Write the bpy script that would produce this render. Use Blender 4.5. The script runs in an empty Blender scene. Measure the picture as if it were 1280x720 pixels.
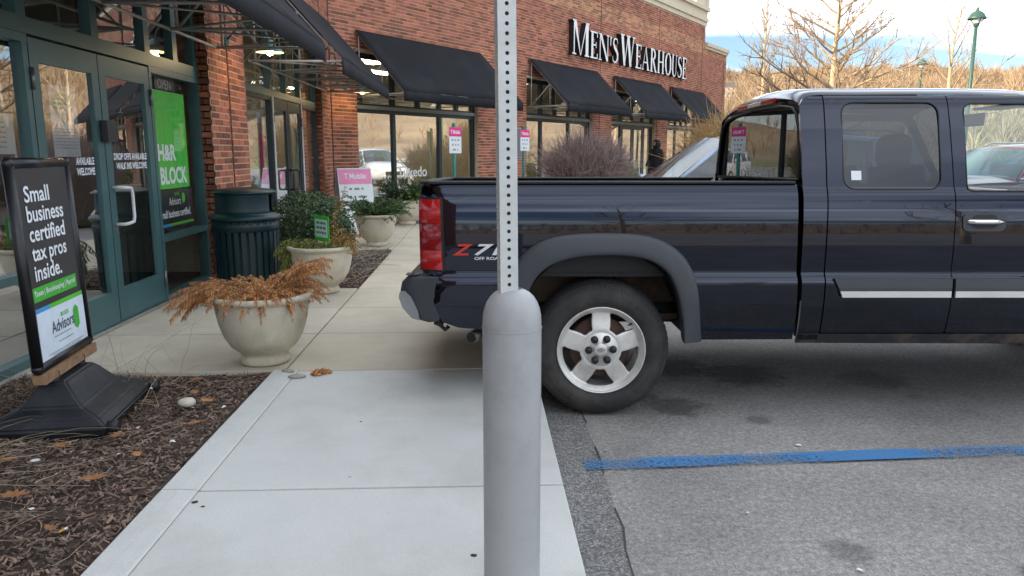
import bpy, bmesh, math, random
import numpy as np
from mathutils import Vector, Matrix
R = math.radians
rng = random.Random(7)
scn = bpy.context.scene
COL = scn.collection
# ------------------------------------------------------------------ camera
YAW, PITCH, CAMH = R(2.4), R(10.15), 1.484
cd = bpy.data.cameras.new('camera'); cam = bpy.data.objects.new('camera', cd); COL.objects.link(cam)
cam.location = (0, 0, CAMH); cam.rotation_euler = (R(90) - PITCH, 0, -YAW)
cd.sensor_width = 36; cd.lens = 950 / 1280 * 36; cd.clip_start = 0.05; cd.clip_end = 3000
scn.camera = cam
scn.render.resolution_x, scn.render.resolution_y = 1024, 576
# ------------------------------------------------------------------ sky, sun, exposure
SUN_AZ, SUN_EL = R(252), R(24)         # azimuth clockwise from +Y
w = bpy.data.worlds.new('World'); scn.world = w; w.use_nodes = True
nt = w.node_tree; nt.nodes.clear()
N = nt.nodes.new; L = nt.links.new
out = N('ShaderNodeOutputWorld'); bg = N('ShaderNodeBackground'); bg.inputs[1].default_value = 0.15
sky = N('ShaderNodeTexSky'); sky.sky_type = 'NISHITA'; sky.sun_disc = False
sky.sun_elevation = SUN_EL; sky.sun_rotation = SUN_AZ; sky.air_density = 1.0; sky.dust_density = 0.6; sky.ozone_density = 3.0
tc = N('ShaderNodeTexCoord'); sep = N('ShaderNodeSeparateXYZ'); L(tc.outputs['Generated'], sep.inputs[0])
az_ = N('ShaderNodeMath'); az_.operation = 'MAXIMUM'; L(sep.outputs[2], az_.inputs[0]); az_.inputs[1].default_value = 0.0
ad = N('ShaderNodeMath'); ad.operation = 'ADD'; L(az_.outputs[0], ad.inputs[0]); ad.inputs[1].default_value = 0.10
dx = N('ShaderNodeMath'); dx.operation = 'DIVIDE'; L(sep.outputs[0], dx.inputs[0]); L(ad.outputs[0], dx.inputs[1])
dy = N('ShaderNodeMath'); dy.operation = 'DIVIDE'; L(sep.outputs[1], dy.inputs[0]); L(ad.outputs[0], dy.inputs[1])
cmb = N('ShaderNodeCombineXYZ'); L(dx.outputs[0], cmb.inputs[0]); L(dy.outputs[0], cmb.inputs[1])
mp = N('ShaderNodeMapping'); mp.inputs['Rotation'].default_value = (0, 0, R(-25)); mp.inputs['Scale'].default_value = (0.22, 0.75, 1); mp.inputs['Location'].default_value = (2.2, 5.5, 0)
L(cmb.outputs[0], mp.inputs[0])
nz = N('ShaderNodeTexNoise'); nz.inputs['Scale'].default_value = 1.0; nz.inputs['Detail'].default_value = 9; nz.inputs['Roughness'].default_value = 0.52; nz.inputs['Distortion'].default_value = 0.35
L(mp.outputs[0], nz.inputs['Vector'])
rp = N('ShaderNodeValToRGB'); rp.color_ramp.elements[0].position = 0.43; rp.color_ramp.elements[1].position = 0.70
L(nz.outputs['Fac'], rp.inputs[0])
mx = N('ShaderNodeMix'); mx.data_type = 'RGBA'; L(rp.outputs[0], mx.inputs['Factor'])
tint = N('ShaderNodeVectorMath'); tint.operation = 'MULTIPLY'; tint.inputs[1].default_value = (0.215, 0.22, 0.235); L(sky.outputs[0], tint.inputs[0]); L(tint.outputs[0], mx.inputs['A']); mx.inputs['B'].default_value = (4.3, 4.5, 4.7, 1)
L(mx.outputs['Result'], bg.inputs[0]); L(bg.outputs[0], out.inputs[0])
sl = bpy.data.lights.new('sun', 'SUN'); sl.energy = 2.0; sl.angle = R(0.6); sl.color = (1.0, 0.84, 0.64)
sun = bpy.data.objects.new('sun', sl); COL.objects.link(sun); sun.location = (-40, -15, 30)
sd = Vector((math.sin(SUN_AZ) * math.cos(SUN_EL), math.cos(SUN_AZ) * math.cos(SUN_EL), math.sin(SUN_EL)))
sun.rotation_euler = sd.to_track_quat('Z', 'Y').to_euler()
scn.view_settings.view_transform = 'Standard'; scn.view_settings.look = 'None'
scn.view_settings.exposure = 2.45; scn.view_settings.gamma = 1.0; scn.view_settings.use_curve_mapping = False

# ------------------------------------------------------------------ helpers
def meta(o, label=None, cat=None, group=None, kind=None):
    if label: o['label'] = label
    if cat: o['category'] = cat
    if group: o['group'] = group
    if kind: o['kind'] = kind
    return o
def thing(name, loc=(0, 0, 0), rz=0, label=None, cat=None, group=None, kind=None):
    o = bpy.data.objects.new(name, None); COL.objects.link(o)
    o.empty_display_size = 0.1; o.location = loc; o.rotation_euler = (0, 0, rz)
    return meta(o, label, cat, group, kind)
def link(name, me, parent=None, mat=None):
    o = bpy.data.objects.new(name, me); COL.objects.link(o)
    if mat is not None and not me.materials: me.materials.append(mat)
    if parent is not None: o.parent = parent
    return o
def copy_tree(o, parent=None):
    c = o.copy(); COL.objects.link(c); c.parent = parent
    for ch in o.children: copy_tree(ch, c)
    return c
class MB:
    """collects shapes; build() links them as one mesh object"""
    def __init__(s): s.v = []; s.f = []; s.sm = []; s.mi = []; s.cm = 0
    def face(s, idx, smooth=False): s.f.append(idx); s.sm.append(smooth); s.mi.append(s.cm)
    def add(s, vs, fs, smooth=False):
        n = len(s.v); s.v += [tuple(p) for p in vs]
        for f in fs: s.face([i + n for i in f], smooth)
        return s
    def hexa(s, p):   # 8 points: bottom 4 ccw, top 4 ccw
        return s.add(p, [(3, 2, 1, 0), (4, 5, 6, 7), (0, 1, 5, 4), (1, 2, 6, 5), (2, 3, 7, 6), (3, 0, 4, 7)])
    def box(s, x0, x1, y0, y1, z0, z1, b=0.0):
        if b <= 0:
            return s.hexa([(x0, y0, z0), (x1, y0, z0), (x1, y1, z0), (x0, y1, z0), (x0, y0, z1), (x1, y0, z1), (x1, y1, z1), (x0, y1, z1)])
        bm = bmesh.new(); bmesh.ops.create_cube(bm, size=1)
        for v in bm.verts: v.co = ((x0 + x1) / 2 + v.co.x * (x1 - x0), (y0 + y1) / 2 + v.co.y * (y1 - y0), (z0 + z1) / 2 + v.co.z * (z1 - z0))
        bmesh.ops.bevel(bm, geom=bm.edges[:], offset=b, segments=2, affect='EDGES', profile=0.5)
        return s.bm(bm)
    def bm(s, bm, smooth=False):
        bm.verts.index_update(); n = len(s.v); s.v += [tuple(v.co) for v in bm.verts]
        for f in bm.faces: s.face([v.index + n for v in f.verts], smooth)
        bm.free(); return s
    def fbox(s, o, d, nrm, s0, s1, n0, n1, z0, z1):
        """box in a wall frame: along d, along normal nrm, up"""
        o = Vector(o); d = Vector(d); nrm = Vector(nrm)
        P = lambda a, b, c: tuple(o + d * a + nrm * b + Vector((0, 0, c)))
        q = [P(s0, n1, z0), P(s1, n1, z0), P(s1, n0, z0), P(s0, n0, z0), P(s0, n1, z1), P(s1, n1, z1), P(s1, n0, z1), P(s0, n0, z1)]
        return s.hexa(q)
    def tube(s, pts, r, n=6, caps=True, smooth=True):
        pts = [Vector(p) for p in pts]
        rr = list(r) if hasattr(r, '__len__') else [r] * len(pts)
        base = len(s.v); ref = None
        for i, p in enumerate(pts):
            t = (pts[min(i + 1, len(pts) - 1)] - pts[max(i - 1, 0)])
            t = t.normalized() if t.length > 1e-9 else Vector((0, 0, 1))
            if ref is None: ref = Vector((1, 0, 0)) if abs(t.x) < 0.8 else Vector((0, 1, 0))
            a = t.cross(ref).normalized(); b = t.cross(a).normalized(); ref = -b if False else a.cross(t)
            for k in range(n):
                c = 2 * math.pi * k / n
                s.v.append(tuple(p + (a * math.cos(c) + b * math.sin(c)) * rr[i]))
        for i in range(len(pts) - 1):
            for k in range(n):
                k2 = (k + 1) % n
                s.face([base + i * n + k, base + i * n + k2, base + (i + 1) * n + k2, base + (i + 1) * n + k], smooth)
        if caps:
            s.face([base + k for k in range(n)][::-1]); s.face([base + (len(pts) - 1) * n + k for k in range(n)])
        return s
    def lathe(s, prof, n=32, c=(0, 0, 0), smooth=True, axis='z', closed=False):
        base = len(s.v); m = len(prof)
        for (r, z) in prof:
            for k in range(n):
                a = 2 * math.pi * k / n
                if axis == 'z': p = (c[0] + r * math.cos(a), c[1] + r * math.sin(a), c[2] + z)
                else: p = (c[0] + r * math.cos(a), c[1] + z, c[2] + r * math.sin(a))   # axis y
                s.v.append(p)
        for i in range(m - 1 + (1 if closed else 0)):
            for k in range(n):
                k2 = (k + 1) % n; j = (i + 1) % m
                q = [base + i * n + k, base + i * n + k2, base + j * n + k2, base + j * n + k]
                s.face(q if axis == 'z' else q[::-1], smooth)
        return s
    def prism(s, poly, y0, y1, axis='y'):
        """poly of (a,b) extruded along an axis: 'y' -> (a,y,b); 'z' -> (a,b,z); 'x' -> (x,a,b)"""
        f = {'y': lambda p, t: (p[0], t, p[1]), 'z': lambda p, t: (p[0], p[1], t), 'x': lambda p, t: (t, p[0], p[1])}[axis]
        n = len(poly); vs = [f(p, y0) for p in poly] + [f(p, y1) for p in poly]
        fs = [tuple(range(n)), tuple(range(2 * n - 1, n - 1, -1))] + [(i, i + n, (i + 1) % n + n, (i + 1) % n) for i in range(n)]
        return s.add(vs, fs)
    def grid(s, fn, nu, nv, smooth=True):
        base = len(s.v)
        for i in range(nu + 1):
            for j in range(nv + 1): s.v.append(tuple(fn(i / nu, j / nv)))
        for i in range(nu):
            for j in range(nv):
                a = base + i * (nv + 1) + j
                s.face([a, a + nv + 1, a + nv + 2, a + 1], smooth)
        return s
    def quad(s, a, b, c, d): return s.add([a, b, c, d], [(0, 1, 2, 3)])
    def mesh(s, name):
        me = bpy.data.meshes.new(name); me.from_pydata(s.v, [], s.f)
        me.polygons.foreach_set('use_smooth', s.sm)
        if any(s.mi): me.polygons.foreach_set('material_index', s.mi)
        me.update(); return me
    def build(s, name, mat, parent=None, fix=True):
        me = s.mesh(name)
        if fix:
            b = bmesh.new(); b.from_mesh(me); bmesh.ops.recalc_face_normals(b, faces=b.faces[:]); b.to_mesh(me); b.free()
        for m in (mat if isinstance(mat, (list, tuple)) else [mat]): me.materials.append(m)
        return link(name, me, parent)
def rand_unit(r=rng):
    while True:
        v = Vector((r.uniform(-1, 1), r.uniform(-1, 1), r.uniform(-1, 1)))
        if 0.05 < v.length < 1: return v.normalized()
# text (built-in font) as a mesh
def text_mesh(body, size=1.0, extrude=0.0, bold=0.0, spacing=1.0, shear=0.0, align='LEFT', line=1.0):
    cu = bpy.data.curves.new('lettering', 'FONT'); cu.body = body; cu.size = size; cu.extrude = extrude; cu.offset = bold
    cu.space_character = spacing; cu.shear = shear; cu.align_x = align; cu.space_line = line; cu.resolution_u = 3
    o = bpy.data.objects.new('lettering', cu); COL.objects.link(o)
    dg = bpy.context.evaluated_depsgraph_get(); me = bpy.data.meshes.new_from_object(o.evaluated_get(dg))
    bpy.data.objects.remove(o); bpy.data.curves.remove(cu); return me
def put_text(name, body, mat, parent, org, xdir, ydir, width=None, height=None, bold=0.0, extrude=0.0, shear=0.0, align='LEFT', line=1.0, spacing=1.0):
    """lettering laid in the plane of xdir/ydir with its lower left corner at org, scaled to width/height"""
    me = text_mesh(body, 1.0, 0.0, bold, spacing, shear, align, line)
    co = np.array([v.co for v in me.vertices]); mn = co.min(0); mxx = co.max(0); sz = np.maximum(mxx - mn, 1e-6)
    sx = width / sz[0] if width else height / sz[1]
    sy = height / sz[1] if height else sx
    X = Vector(xdir).normalized(); Y = Vector(ydir).normalized(); O = Vector(org)
    for v in me.vertices: v.co = O + X * ((v.co.x - mn[0]) * sx) + Y * ((v.co.y - mn[1]) * sy)
    me.materials.clear(); me.materials.append(mat)
    return link(name, me, parent)

# ------------------------------------------------------------------ materials
MATS = {}
def M(name, col, rough=0.6, metal=0.0, var=0.10, vs=6.0, bump=0.0, bs=60.0, spec=0.5, coat=0.0, dirt=None, ds=3.0, damt=0.5, rvar=0.0, rand=0.0, emit=None, estr=1.0, cior=1.5):
    if name in MATS: return MATS[name]
    m = bpy.data.materials.new(name); m.use_nodes = True; t = m.node_tree; b = t.nodes['Principled BSDF']
    b.inputs['Roughness'].default_value = rough; b.inputs['Metallic'].default_value = metal
    b.inputs['Specular IOR Level'].default_value = spec; b.inputs['Coat Weight'].default_value = coat; b.inputs['Coat Roughness'].default_value = 0.03; b.inputs['Coat IOR'].default_value = cior
    tcn = t.nodes.new('ShaderNodeTexCoord'); vec = tcn.outputs['Object']
    n1 = t.nodes.new('ShaderNodeTexNoise'); n1.inputs['Scale'].default_value = vs; n1.inputs['Detail'].default_value = 6; n1.inputs['Roughness'].default_value = 0.6
    t.links.new(vec, n1.inputs['Vector'])
    r1 = t.nodes.new('ShaderNodeMapRange'); r1.inputs['From Min'].default_value = 0.3; r1.inputs['From Max'].default_value = 0.7
    r1.inputs['To Min'].default_value = 1 - var; r1.inputs['To Max'].default_value = 1 + var; t.links.new(n1.outputs['Fac'], r1.inputs['Value'])
    src = r1.outputs['Result']
    if rand > 0:
        g = t.nodes.new('ShaderNodeNewGeometry'); oi = t.nodes.new('ShaderNodeObjectInfo')
        a = t.nodes.new('ShaderNodeMath'); a.operation = 'ADD'; t.links.new(g.outputs['Random Per Island'], a.inputs[0]); t.links.new(oi.outputs['Random'], a.inputs[1])
        fr = t.nodes.new('ShaderNodeMath'); fr.operation = 'FRACT'; t.links.new(a.outputs[0], fr.inputs[0])
        r2 = t.nodes.new('ShaderNodeMapRange'); r2.inputs['To Min'].default_value = 1 - rand; r2.inputs['To Max'].default_value = 1 + rand; t.links.new(fr.outputs[0], r2.inputs['Value'])
        mm = t.nodes.new('ShaderNodeMath'); mm.operation = 'MULTIPLY'; t.links.new(src, mm.inputs[0]); t.links.new(r2.outputs['Result'], mm.inputs[1]); src = mm.outputs[0]
    sc = t.nodes.new('ShaderNodeVectorMath'); sc.operation = 'SCALE'; sc.inputs[0].default_value = col[:3]; t.links.new(src, sc.inputs['Scale'])
    cout = sc.outputs['Vector']
    if dirt:
        n2 = t.nodes.new('ShaderNodeTexNoise'); n2.inputs['Scale'].default_value = ds; n2.inputs['Detail'].default_value = 8; n2.inputs['Roughness'].default_value = 0.65
        t.links.new(vec, n2.inputs['Vector'])
        r3 = t.nodes.new('ShaderNodeMapRange'); r3.inputs['From Min'].default_value = 0.48; r3.inputs['From Max'].default_value = 0.72; r3.inputs['To Max'].default_value = damt; t.links.new(n2.outputs['Fac'], r3.inputs['Value'])
        mxx = t.nodes.new('ShaderNodeMix'); mxx.data_type = 'RGBA'; t.links.new(r3.outputs['Result'], mxx.inputs['Factor']); t.links.new(cout, mxx.inputs['A']); mxx.inputs['B'].default_value = (*dirt, 1)
        cout = mxx.outputs['Result']
    t.links.new(cout, b.inputs['Base Color'])
    if rvar > 0:
        r4 = t.nodes.new('ShaderNodeMapRange'); r4.inputs['From Min'].default_value = 0.3; r4.inputs['From Max'].default_value = 0.7
        r4.inputs['To Min'].default_value = max(0.02, rough - rvar); r4.inputs['To Max'].default_value = rough + rvar; t.links.new(n1.outputs['Fac'], r4.inputs['Value']); t.links.new(r4.outputs['Result'], b.inputs['Roughness'])
    if bump > 0:
        n3 = t.nodes.new('ShaderNodeTexNoise'); n3.inputs['Scale'].default_value = bs; n3.inputs['Detail'].default_value = 4; t.links.new(vec, n3.inputs['Vector'])
        bp = t.nodes.new('ShaderNodeBump'); bp.inputs['Strength'].default_value = bump; bp.inputs['Distance'].default_value = 0.01
        t.links.new(n3.outputs['Fac'], bp.inputs['Height']); t.links.new(bp.outputs['Normal'], b.inputs['Normal'])
    if emit:
        b.inputs['Emission Color'].default_value = (*emit, 1); b.inputs['Emission Strength'].default_value = estr
    MATS[name] = m; return m
def glass(name, tint=(0.9, 0.93, 0.92), ior=1.5, base=0.06, rough=0.0, gain=1.0):
    if name in MATS: return MATS[name]
    m = bpy.data.materials.new(name); m.use_nodes = True; t = m.node_tree; t.nodes.clear()
    o = t.nodes.new('ShaderNodeOutputMaterial'); mxs = t.nodes.new('ShaderNodeMixShader')
    tr = t.nodes.new('ShaderNodeBsdfTransparent'); tr.inputs[0].default_value = (*tint, 1)
    gl = t.nodes.new('ShaderNodeBsdfGlossy'); gl.inputs['Roughness'].default_value = rough; gl.inputs['Color'].default_value = (0.95, 0.97, 1, 1)
    fr = t.nodes.new('ShaderNodeFresnel'); fr.inputs[0].default_value = ior
    ma = t.nodes.new('ShaderNodeMath'); ma.operation = 'MULTIPLY_ADD'; ma.use_clamp = True
    t.links.new(fr.outputs[0], ma.inputs[0]); ma.inputs[1].default_value = gain; ma.inputs[2].default_value = base
    ge = t.nodes.new('ShaderNodeNewGeometry'); nb = t.nodes.new('ShaderNodeMath'); nb.operation = 'SUBTRACT'; nb.inputs[0].default_value = 1.0; t.links.new(ge.outputs['Backfacing'], nb.inputs[1])
    mu = t.nodes.new('ShaderNodeMath'); mu.operation = 'MULTIPLY'; t.links.new(ma.outputs[0], mu.inputs[0]); t.links.new(nb.outputs[0], mu.inputs[1])
    nz2 = t.nodes.new('ShaderNodeTexNoise'); nz2.inputs['Scale'].default_value = 0.9; nz2.inputs['Detail'].default_value = 1
    tcn = t.nodes.new('ShaderNodeTexCoord'); t.links.new(tcn.outputs['Object'], nz2.inputs['Vector'])
    bp = t.nodes.new('ShaderNodeBump'); bp.inputs['Strength'].default_value = 0.05; bp.inputs['Distance'].default_value = 0.02
    t.links.new(nz2.outputs['Fac'], bp.inputs['Height']); t.links.new(bp.outputs['Normal'], gl.inputs['Normal'])
    t.links.new(mu.outputs[0], mxs.inputs[0]); t.links.new(tr.outputs[0], mxs.inputs[1]); t.links.new(gl.outputs[0], mxs.inputs[2]); t.links.new(mxs.outputs[0], o.inputs[0])
    MATS[name] = m; return m
# ================================================================== SETTING: ground, pavement, beds
XS, XF, ZW = -2.908, -2.778, 0.12          # storefront plane, brick face, walk level
KX = 0.345                                  # kerb line
AZM = R(35); BEND = Vector((XF, 14.716, 0))
DM = Vector((math.sin(AZM), math.cos(AZM), 0)); NM = Vector((math.cos(AZM), -math.sin(AZM), 0))
FH = (Vector((XF, 0, 0)), Vector((0, 1, 0)), Vector((1, 0, 0)))
FM = (BEND, DM, NM)
fh = Vector((math.sin(YAW), math.cos(YAW), 0)); rt = Vector((math.cos(YAW), -math.sin(YAW), 0))
def at_cam(u, d, z=0.0):                    # metres to the right of / ahead of the camera
    p = rt * u + fh * d; return Vector((p.x, p.y, z))

def asphalt_mat(name, c1, c2, stain=True, seed=0.0, spots=()):
    m = bpy.data.materials.new(name); m.use_nodes = True; t = m.node_tree; b = t.nodes['Principled BSDF']
    b.inputs['Roughness'].default_value = 0.85; b.inputs['Specular IOR Level'].default_value = 0.35
    tcn = t.nodes.new('ShaderNodeTexCoord'); vec = tcn.outputs['Object']
    def noise(sc, det=5, rough=0.6, v=vec):
        n = t.nodes.new('ShaderNodeTexNoise'); n.inputs['Scale'].default_value = sc; n.inputs['Detail'].default_value = det; n.inputs['Roughness'].default_value = rough; t.links.new(v, n.inputs['Vector']); return n
    def rng_(src, a, b2, lo, hi):
        r = t.nodes.new('ShaderNodeMapRange'); r.inputs['From Min'].default_value = a; r.inputs['From Max'].default_value = b2; r.inputs['To Min'].default_value = lo; r.inputs['To Max'].default_value = hi; t.links.new(src, r.inputs['Value']); return r.outputs['Result']
    vo = t.nodes.new('ShaderNodeTexVoronoi'); vo.inputs['Scale'].default_value = 150; t.links.new(vec, vo.inputs['Vector'])
    sepc = t.nodes.new('ShaderNodeSeparateColor'); t.links.new(vo.outputs['Color'], sepc.inputs[0])
    mixc = t.nodes.new('ShaderNodeMix'); mixc.data_type = 'RGBA'; mixc.inputs['A'].default_value = (*c1, 1); mixc.inputs['B'].default_value = (*c2, 1)
    t.links.new(rng_(sepc.outputs[0], 0.35, 1.0, 0, 1), mixc.inputs['Factor'])
    big = noise(0.9, 7, 0.65); sc = t.nodes.new('ShaderNodeVectorMath'); sc.operation = 'SCALE'
    t.links.new(mixc.outputs['Result'], sc.inputs[0]); t.links.new(rng_(big.outputs['Fac'], 0.3, 0.7, 0.72, 1.25), sc.inputs['Scale'])
    fine = noise(38, 3); sc2 = t.nodes.new('ShaderNodeVectorMath'); sc2.operation = 'SCALE'; t.links.new(sc.outputs[0], sc2.inputs[0]); t.links.new(rng_(fine.outputs['Fac'], 0.3, 0.7, 0.75, 1.25), sc2.inputs['Scale'])
    col = sc2.outputs[0]
    if stain:
        mpn = t.nodes.new('ShaderNodeMapping'); mpn.inputs['Location'].default_value = (seed, 1.7, 0); t.links.new(vec, mpn.inputs[0])
        s1 = noise(1.7, 5, 0.62, mpn.outputs[0]); f = rng_(s1.outputs['Fac'], 0.64, 0.78, 0, 0.45)
        mx2 = t.nodes.new('ShaderNodeMix'); mx2.data_type = 'RGBA'; t.links.new(f, mx2.inputs['Factor']); t.links.new(col, mx2.inputs['A']); mx2.inputs['B'].default_value = (0.028, 0.028, 0.03, 1)
        col = mx2.outputs['Result']
    for (sx_, sy_, rad, amt) in spots:
        ds_ = t.nodes.new('ShaderNodeVectorMath'); ds_.operation = 'DISTANCE'; t.links.new(vec, ds_.inputs[0]); ds_.inputs[1].default_value = (sx_, sy_, 0)
        nn_ = noise(9.0, 8, 0.78); ad_ = t.nodes.new('ShaderNodeMath'); ad_.operation = 'MULTIPLY_ADD'; t.links.new(nn_.outputs['Fac'], ad_.inputs[0]); ad_.inputs[1].default_value = rad * 1.6; t.links.new(ds_.outputs['Value'], ad_.inputs[2])
        f = rng_(ad_.outputs[0], rad * 1.15, rad * 1.55, amt, 0)
        mx3 = t.nodes.new('ShaderNodeMix'); mx3.data_type = 'RGBA'; t.links.new(f, mx3.inputs['Factor']); t.links.new(col, mx3.inputs['A']); mx3.inputs['B'].default_value = (0.022, 0.022, 0.024, 1); col = mx3.outputs['Result']
    t.links.new(col, b.inputs['Base Color'])
    bp = t.nodes.new('ShaderNodeBump'); bp.inputs['Strength'].default_value = 0.4; bp.inputs['Distance'].default_value = 0.006
    t.links.new(vo.outputs['Distance'], bp.inputs['Height']); t.links.new(bp.outputs['Normal'], b.inputs['Normal'])
    return m
ASPH = asphalt_mat('asphalt', (0.24, 0.231, 0.217), (0.365, 0.348, 0.325), True, 4.1, ((1.15, 4.25, .28, .6), (1.75, 4.9, .45, .6), (1.3, 5.1, .5, .6), (1.38, 2.58, .15, .32), (2.0, 2.40, .11, .7), (.95, 4.45, .2, .6), (2.6, 4.75, .35, .45), (1.55, 4.02, .12, .5)))
ASPH2 = asphalt_mat('asphalt_gutter', (0.13, 0.128, 0.125), (0.34, 0.33, 0.315), True, 9.3)
def concrete_mat(name, c, dirt):
    m = M(name, c, 0.8, var=0.06, vs=2.2, dirt=dirt, ds=1.6, damt=0.75); t = m.node_tree; b = t.nodes['Principled BSDF']; col = b.inputs['Base Color'].links[0].from_socket
    tcn = t.nodes.new('ShaderNodeTexCoord'); vec = tcn.outputs['Object']
    vo = t.nodes.new('ShaderNodeTexVoronoi'); vo.inputs['Scale'].default_value = 9; t.links.new(vec, vo.inputs['Vector'])      # pits and gum
    sp_ = t.nodes.new('ShaderNodeSeparateColor'); t.links.new(vo.outputs['Color'], sp_.inputs[0])
    rad = t.nodes.new('ShaderNodeMapRange'); rad.inputs['From Min'].default_value = .55; rad.inputs['From Max'].default_value = 1; rad.inputs['To Min'].default_value = -.01; rad.inputs['To Max'].default_value = .085; rad.clamp = False; t.links.new(sp_.outputs[0], rad.inputs['Value'])
    ls = t.nodes.new('ShaderNodeMath'); ls.operation = 'LESS_THAN'; t.links.new(vo.outputs['Distance'], ls.inputs[0]); t.links.new(rad.outputs['Result'], ls.inputs[1])
    am = t.nodes.new('ShaderNodeMath'); am.operation = 'MULTIPLY'; t.links.new(ls.outputs[0], am.inputs[0]); t.links.new(sp_.outputs[1], am.inputs[1])
    mx = t.nodes.new('ShaderNodeMix'); mx.data_type = 'RGBA'; t.links.new(am.outputs[0], mx.inputs['Factor']); t.links.new(col, mx.inputs['A']); mx.inputs['B'].default_value = (c[0] * .45, c[1] * .44, c[2] * .42, 1)
    fn = t.nodes.new('ShaderNodeTexNoise'); fn.inputs['Scale'].default_value = 260; fn.inputs['Detail'].default_value = 3; t.links.new(vec, fn.inputs['Vector'])
    fr = t.nodes.new('ShaderNodeMapRange'); fr.inputs['From Min'].default_value = .3; fr.inputs['From Max'].default_value = .7; fr.inputs['To Min'].default_value = .86; fr.inputs['To Max'].default_value = 1.12; t.links.new(fn.outputs['Fac'], fr.inputs['Value'])
    sc = t.nodes.new('ShaderNodeVectorMath'); sc.operation = 'SCALE'; t.links.new(mx.outputs['Result'], sc.inputs[0]); t.links.new(fr.outputs['Result'], sc.inputs['Scale']); t.links.new(sc.outputs[0], b.inputs['Base Color'])
    mpg = t.nodes.new('ShaderNodeMapping'); mpg.inputs['Scale'].default_value = (6, 320, 1); t.links.new(vec, mpg.inputs[0])      # broom finish
    bn_ = t.nodes.new('ShaderNodeTexNoise'); bn_.inputs['Scale'].default_value = 1; bn_.inputs['Detail'].default_value = 3; t.links.new(mpg.outputs[0], bn_.inputs['Vector'])
    bu = t.nodes.new('ShaderNodeBump'); bu.inputs['Strength'].default_value = .25; bu.inputs['Distance'].default_value = .004; t.links.new(bn_.outputs['Fac'], bu.inputs['Height']); t.links.new(bu.outputs['Normal'], b.inputs['Normal'])
    return m
CONC = concrete_mat('concrete_new', (0.555, 0.56, 0.535), (0.43, 0.425, 0.39))
CONC_OLD = M('concrete_old', (0.53, 0.475, 0.375), 0.85, var=0.12, vs=2.5, bump=0.3, bs=160, dirt=(0.37, 0.325, 0.255), ds=1.1, damt=0.55, rand=0.06)
JOINT = M('joint_dirt', (0.07, 0.06, 0.05), 0.95)
SOIL = M('mulch_soil', (0.055, 0.036, 0.026), 0.95, var=0.4, vs=25, bump=0.8, bs=60)
CHIP = M('mulch_chip', (0.165, 0.108, 0.078), 0.9, var=0.35, vs=14, rand=0.8, dirt=(.26, .215, .18), ds=30, damt=.6)

m = MB(); m.quad((-150, -200, 0), (450, -200, 0), (450, 400, 0), (-150, 400, 0))
meta(m.build('parking_lot', ASPH), 'grey asphalt parking lot with dark stains', 'parking lot', kind='structure')
# strip of coarser asphalt along the kerb, ragged edge
m = MB(); r2 = random.Random(3); pts = []
n = 90
for i in range(n + 1):
    y = -4 + i * 0.17; pts.append((KX + 0.215 + 0.02 * math.sin(y * 2.1) + r2.uniform(-.012, .012) - 0.012 * y * 0, y))
for i in range(n):
    m.quad((KX - .02, pts[i][1], .004), (pts[i][0], pts[i][1], .004), (pts[i + 1][0], pts[i + 1][1], .004), (KX - .02, pts[i + 1][1], .004))
meta(m.build('gutter_strip', ASPH2), kind='structure')
# tar seam along the strip edge
m = MB()
for i in range(n):
    if r2.random() < .3: continue
    a, b = pts[i], pts[i + 1]; wv = 0.002 + 0.003 * r2.random()
    m.quad((a[0] - wv, a[1], .008), (a[0] + wv, a[1], .008), (b[0] + wv, b[1], .008), (b[0] - wv, b[1], .008))
meta(m.build('tar_seam', M('tar', (0.05, 0.05, 0.05), 0.8)), kind='structure')
# blue parking line, worn
def worn_paint(name, col, under, thr):
    m = bpy.data.materials.new(name); m.use_nodes = True; t = m.node_tree; b = t.nodes['Principled BSDF']; b.inputs['Roughness'].default_value = 0.75
    tcn = t.nodes.new('ShaderNodeTexCoord')
    n1 = t.nodes.new('ShaderNodeTexNoise'); n1.inputs['Scale'].default_value = 70; n1.inputs['Detail'].default_value = 6; n1.inputs['Roughness'].default_value = 0.75; t.links.new(tcn.outputs['Object'], n1.inputs['Vector'])
    n2 = t.nodes.new('ShaderNodeTexNoise'); n2.inputs['Scale'].default_value = 1.6; n2.inputs['Detail'].default_value = 3; t.links.new(tcn.outputs['Object'], n2.inputs['Vector'])
    ad2 = t.nodes.new('ShaderNodeMath'); ad2.operation = 'MULTIPLY_ADD'; t.links.new(n2.outputs['Fac'], ad2.inputs[0]); ad2.inputs[1].default_value = 0.55; t.links.new(n1.outputs['Fac'], ad2.inputs[2])
    r = t.nodes.new('ShaderNodeMapRange'); r.inputs['From Min'].default_value = thr; r.inputs['From Max'].default_value = thr + 0.07; t.links.new(ad2.outputs[0], r.inputs['Value'])
    b.inputs['Base Color'].default_value = (*col, 1); tr = t.nodes.new('ShaderNodeBsdfTransparent'); ms = t.nodes.new('ShaderNodeMixShader')
    t.links.new(r.outputs['Result'], ms.inputs[0]); t.links.new(b.outputs[0], ms.inputs[1]); t.links.new(tr.outputs[0], ms.inputs[2]); t.links.new(ms.outputs[0], t.nodes['Material Output'].inputs[0]); return m
BLUE = worn_paint('blue_line_paint', (0.065, 0.21, 0.44), None, 0.80)
m = MB(); A = Vector((0.49, 3.413, 0.0125)); D = Vector((1, 0.043, 0)).normalized(); Nn = Vector((-D.y, D.x, 0))
for i in range(40):
    a, b = A + D * (i * 0.13), A + D * (i * 0.13 + 0.13); h0 = h1 = 0.06
    m.quad(tuple(a - Nn * h0), tuple(b - Nn * h1), tuple(b + Nn * h1), tuple(a + Nn * h0))
meta(m.build('blue_parking_line', BLUE), kind='structure')
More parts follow.
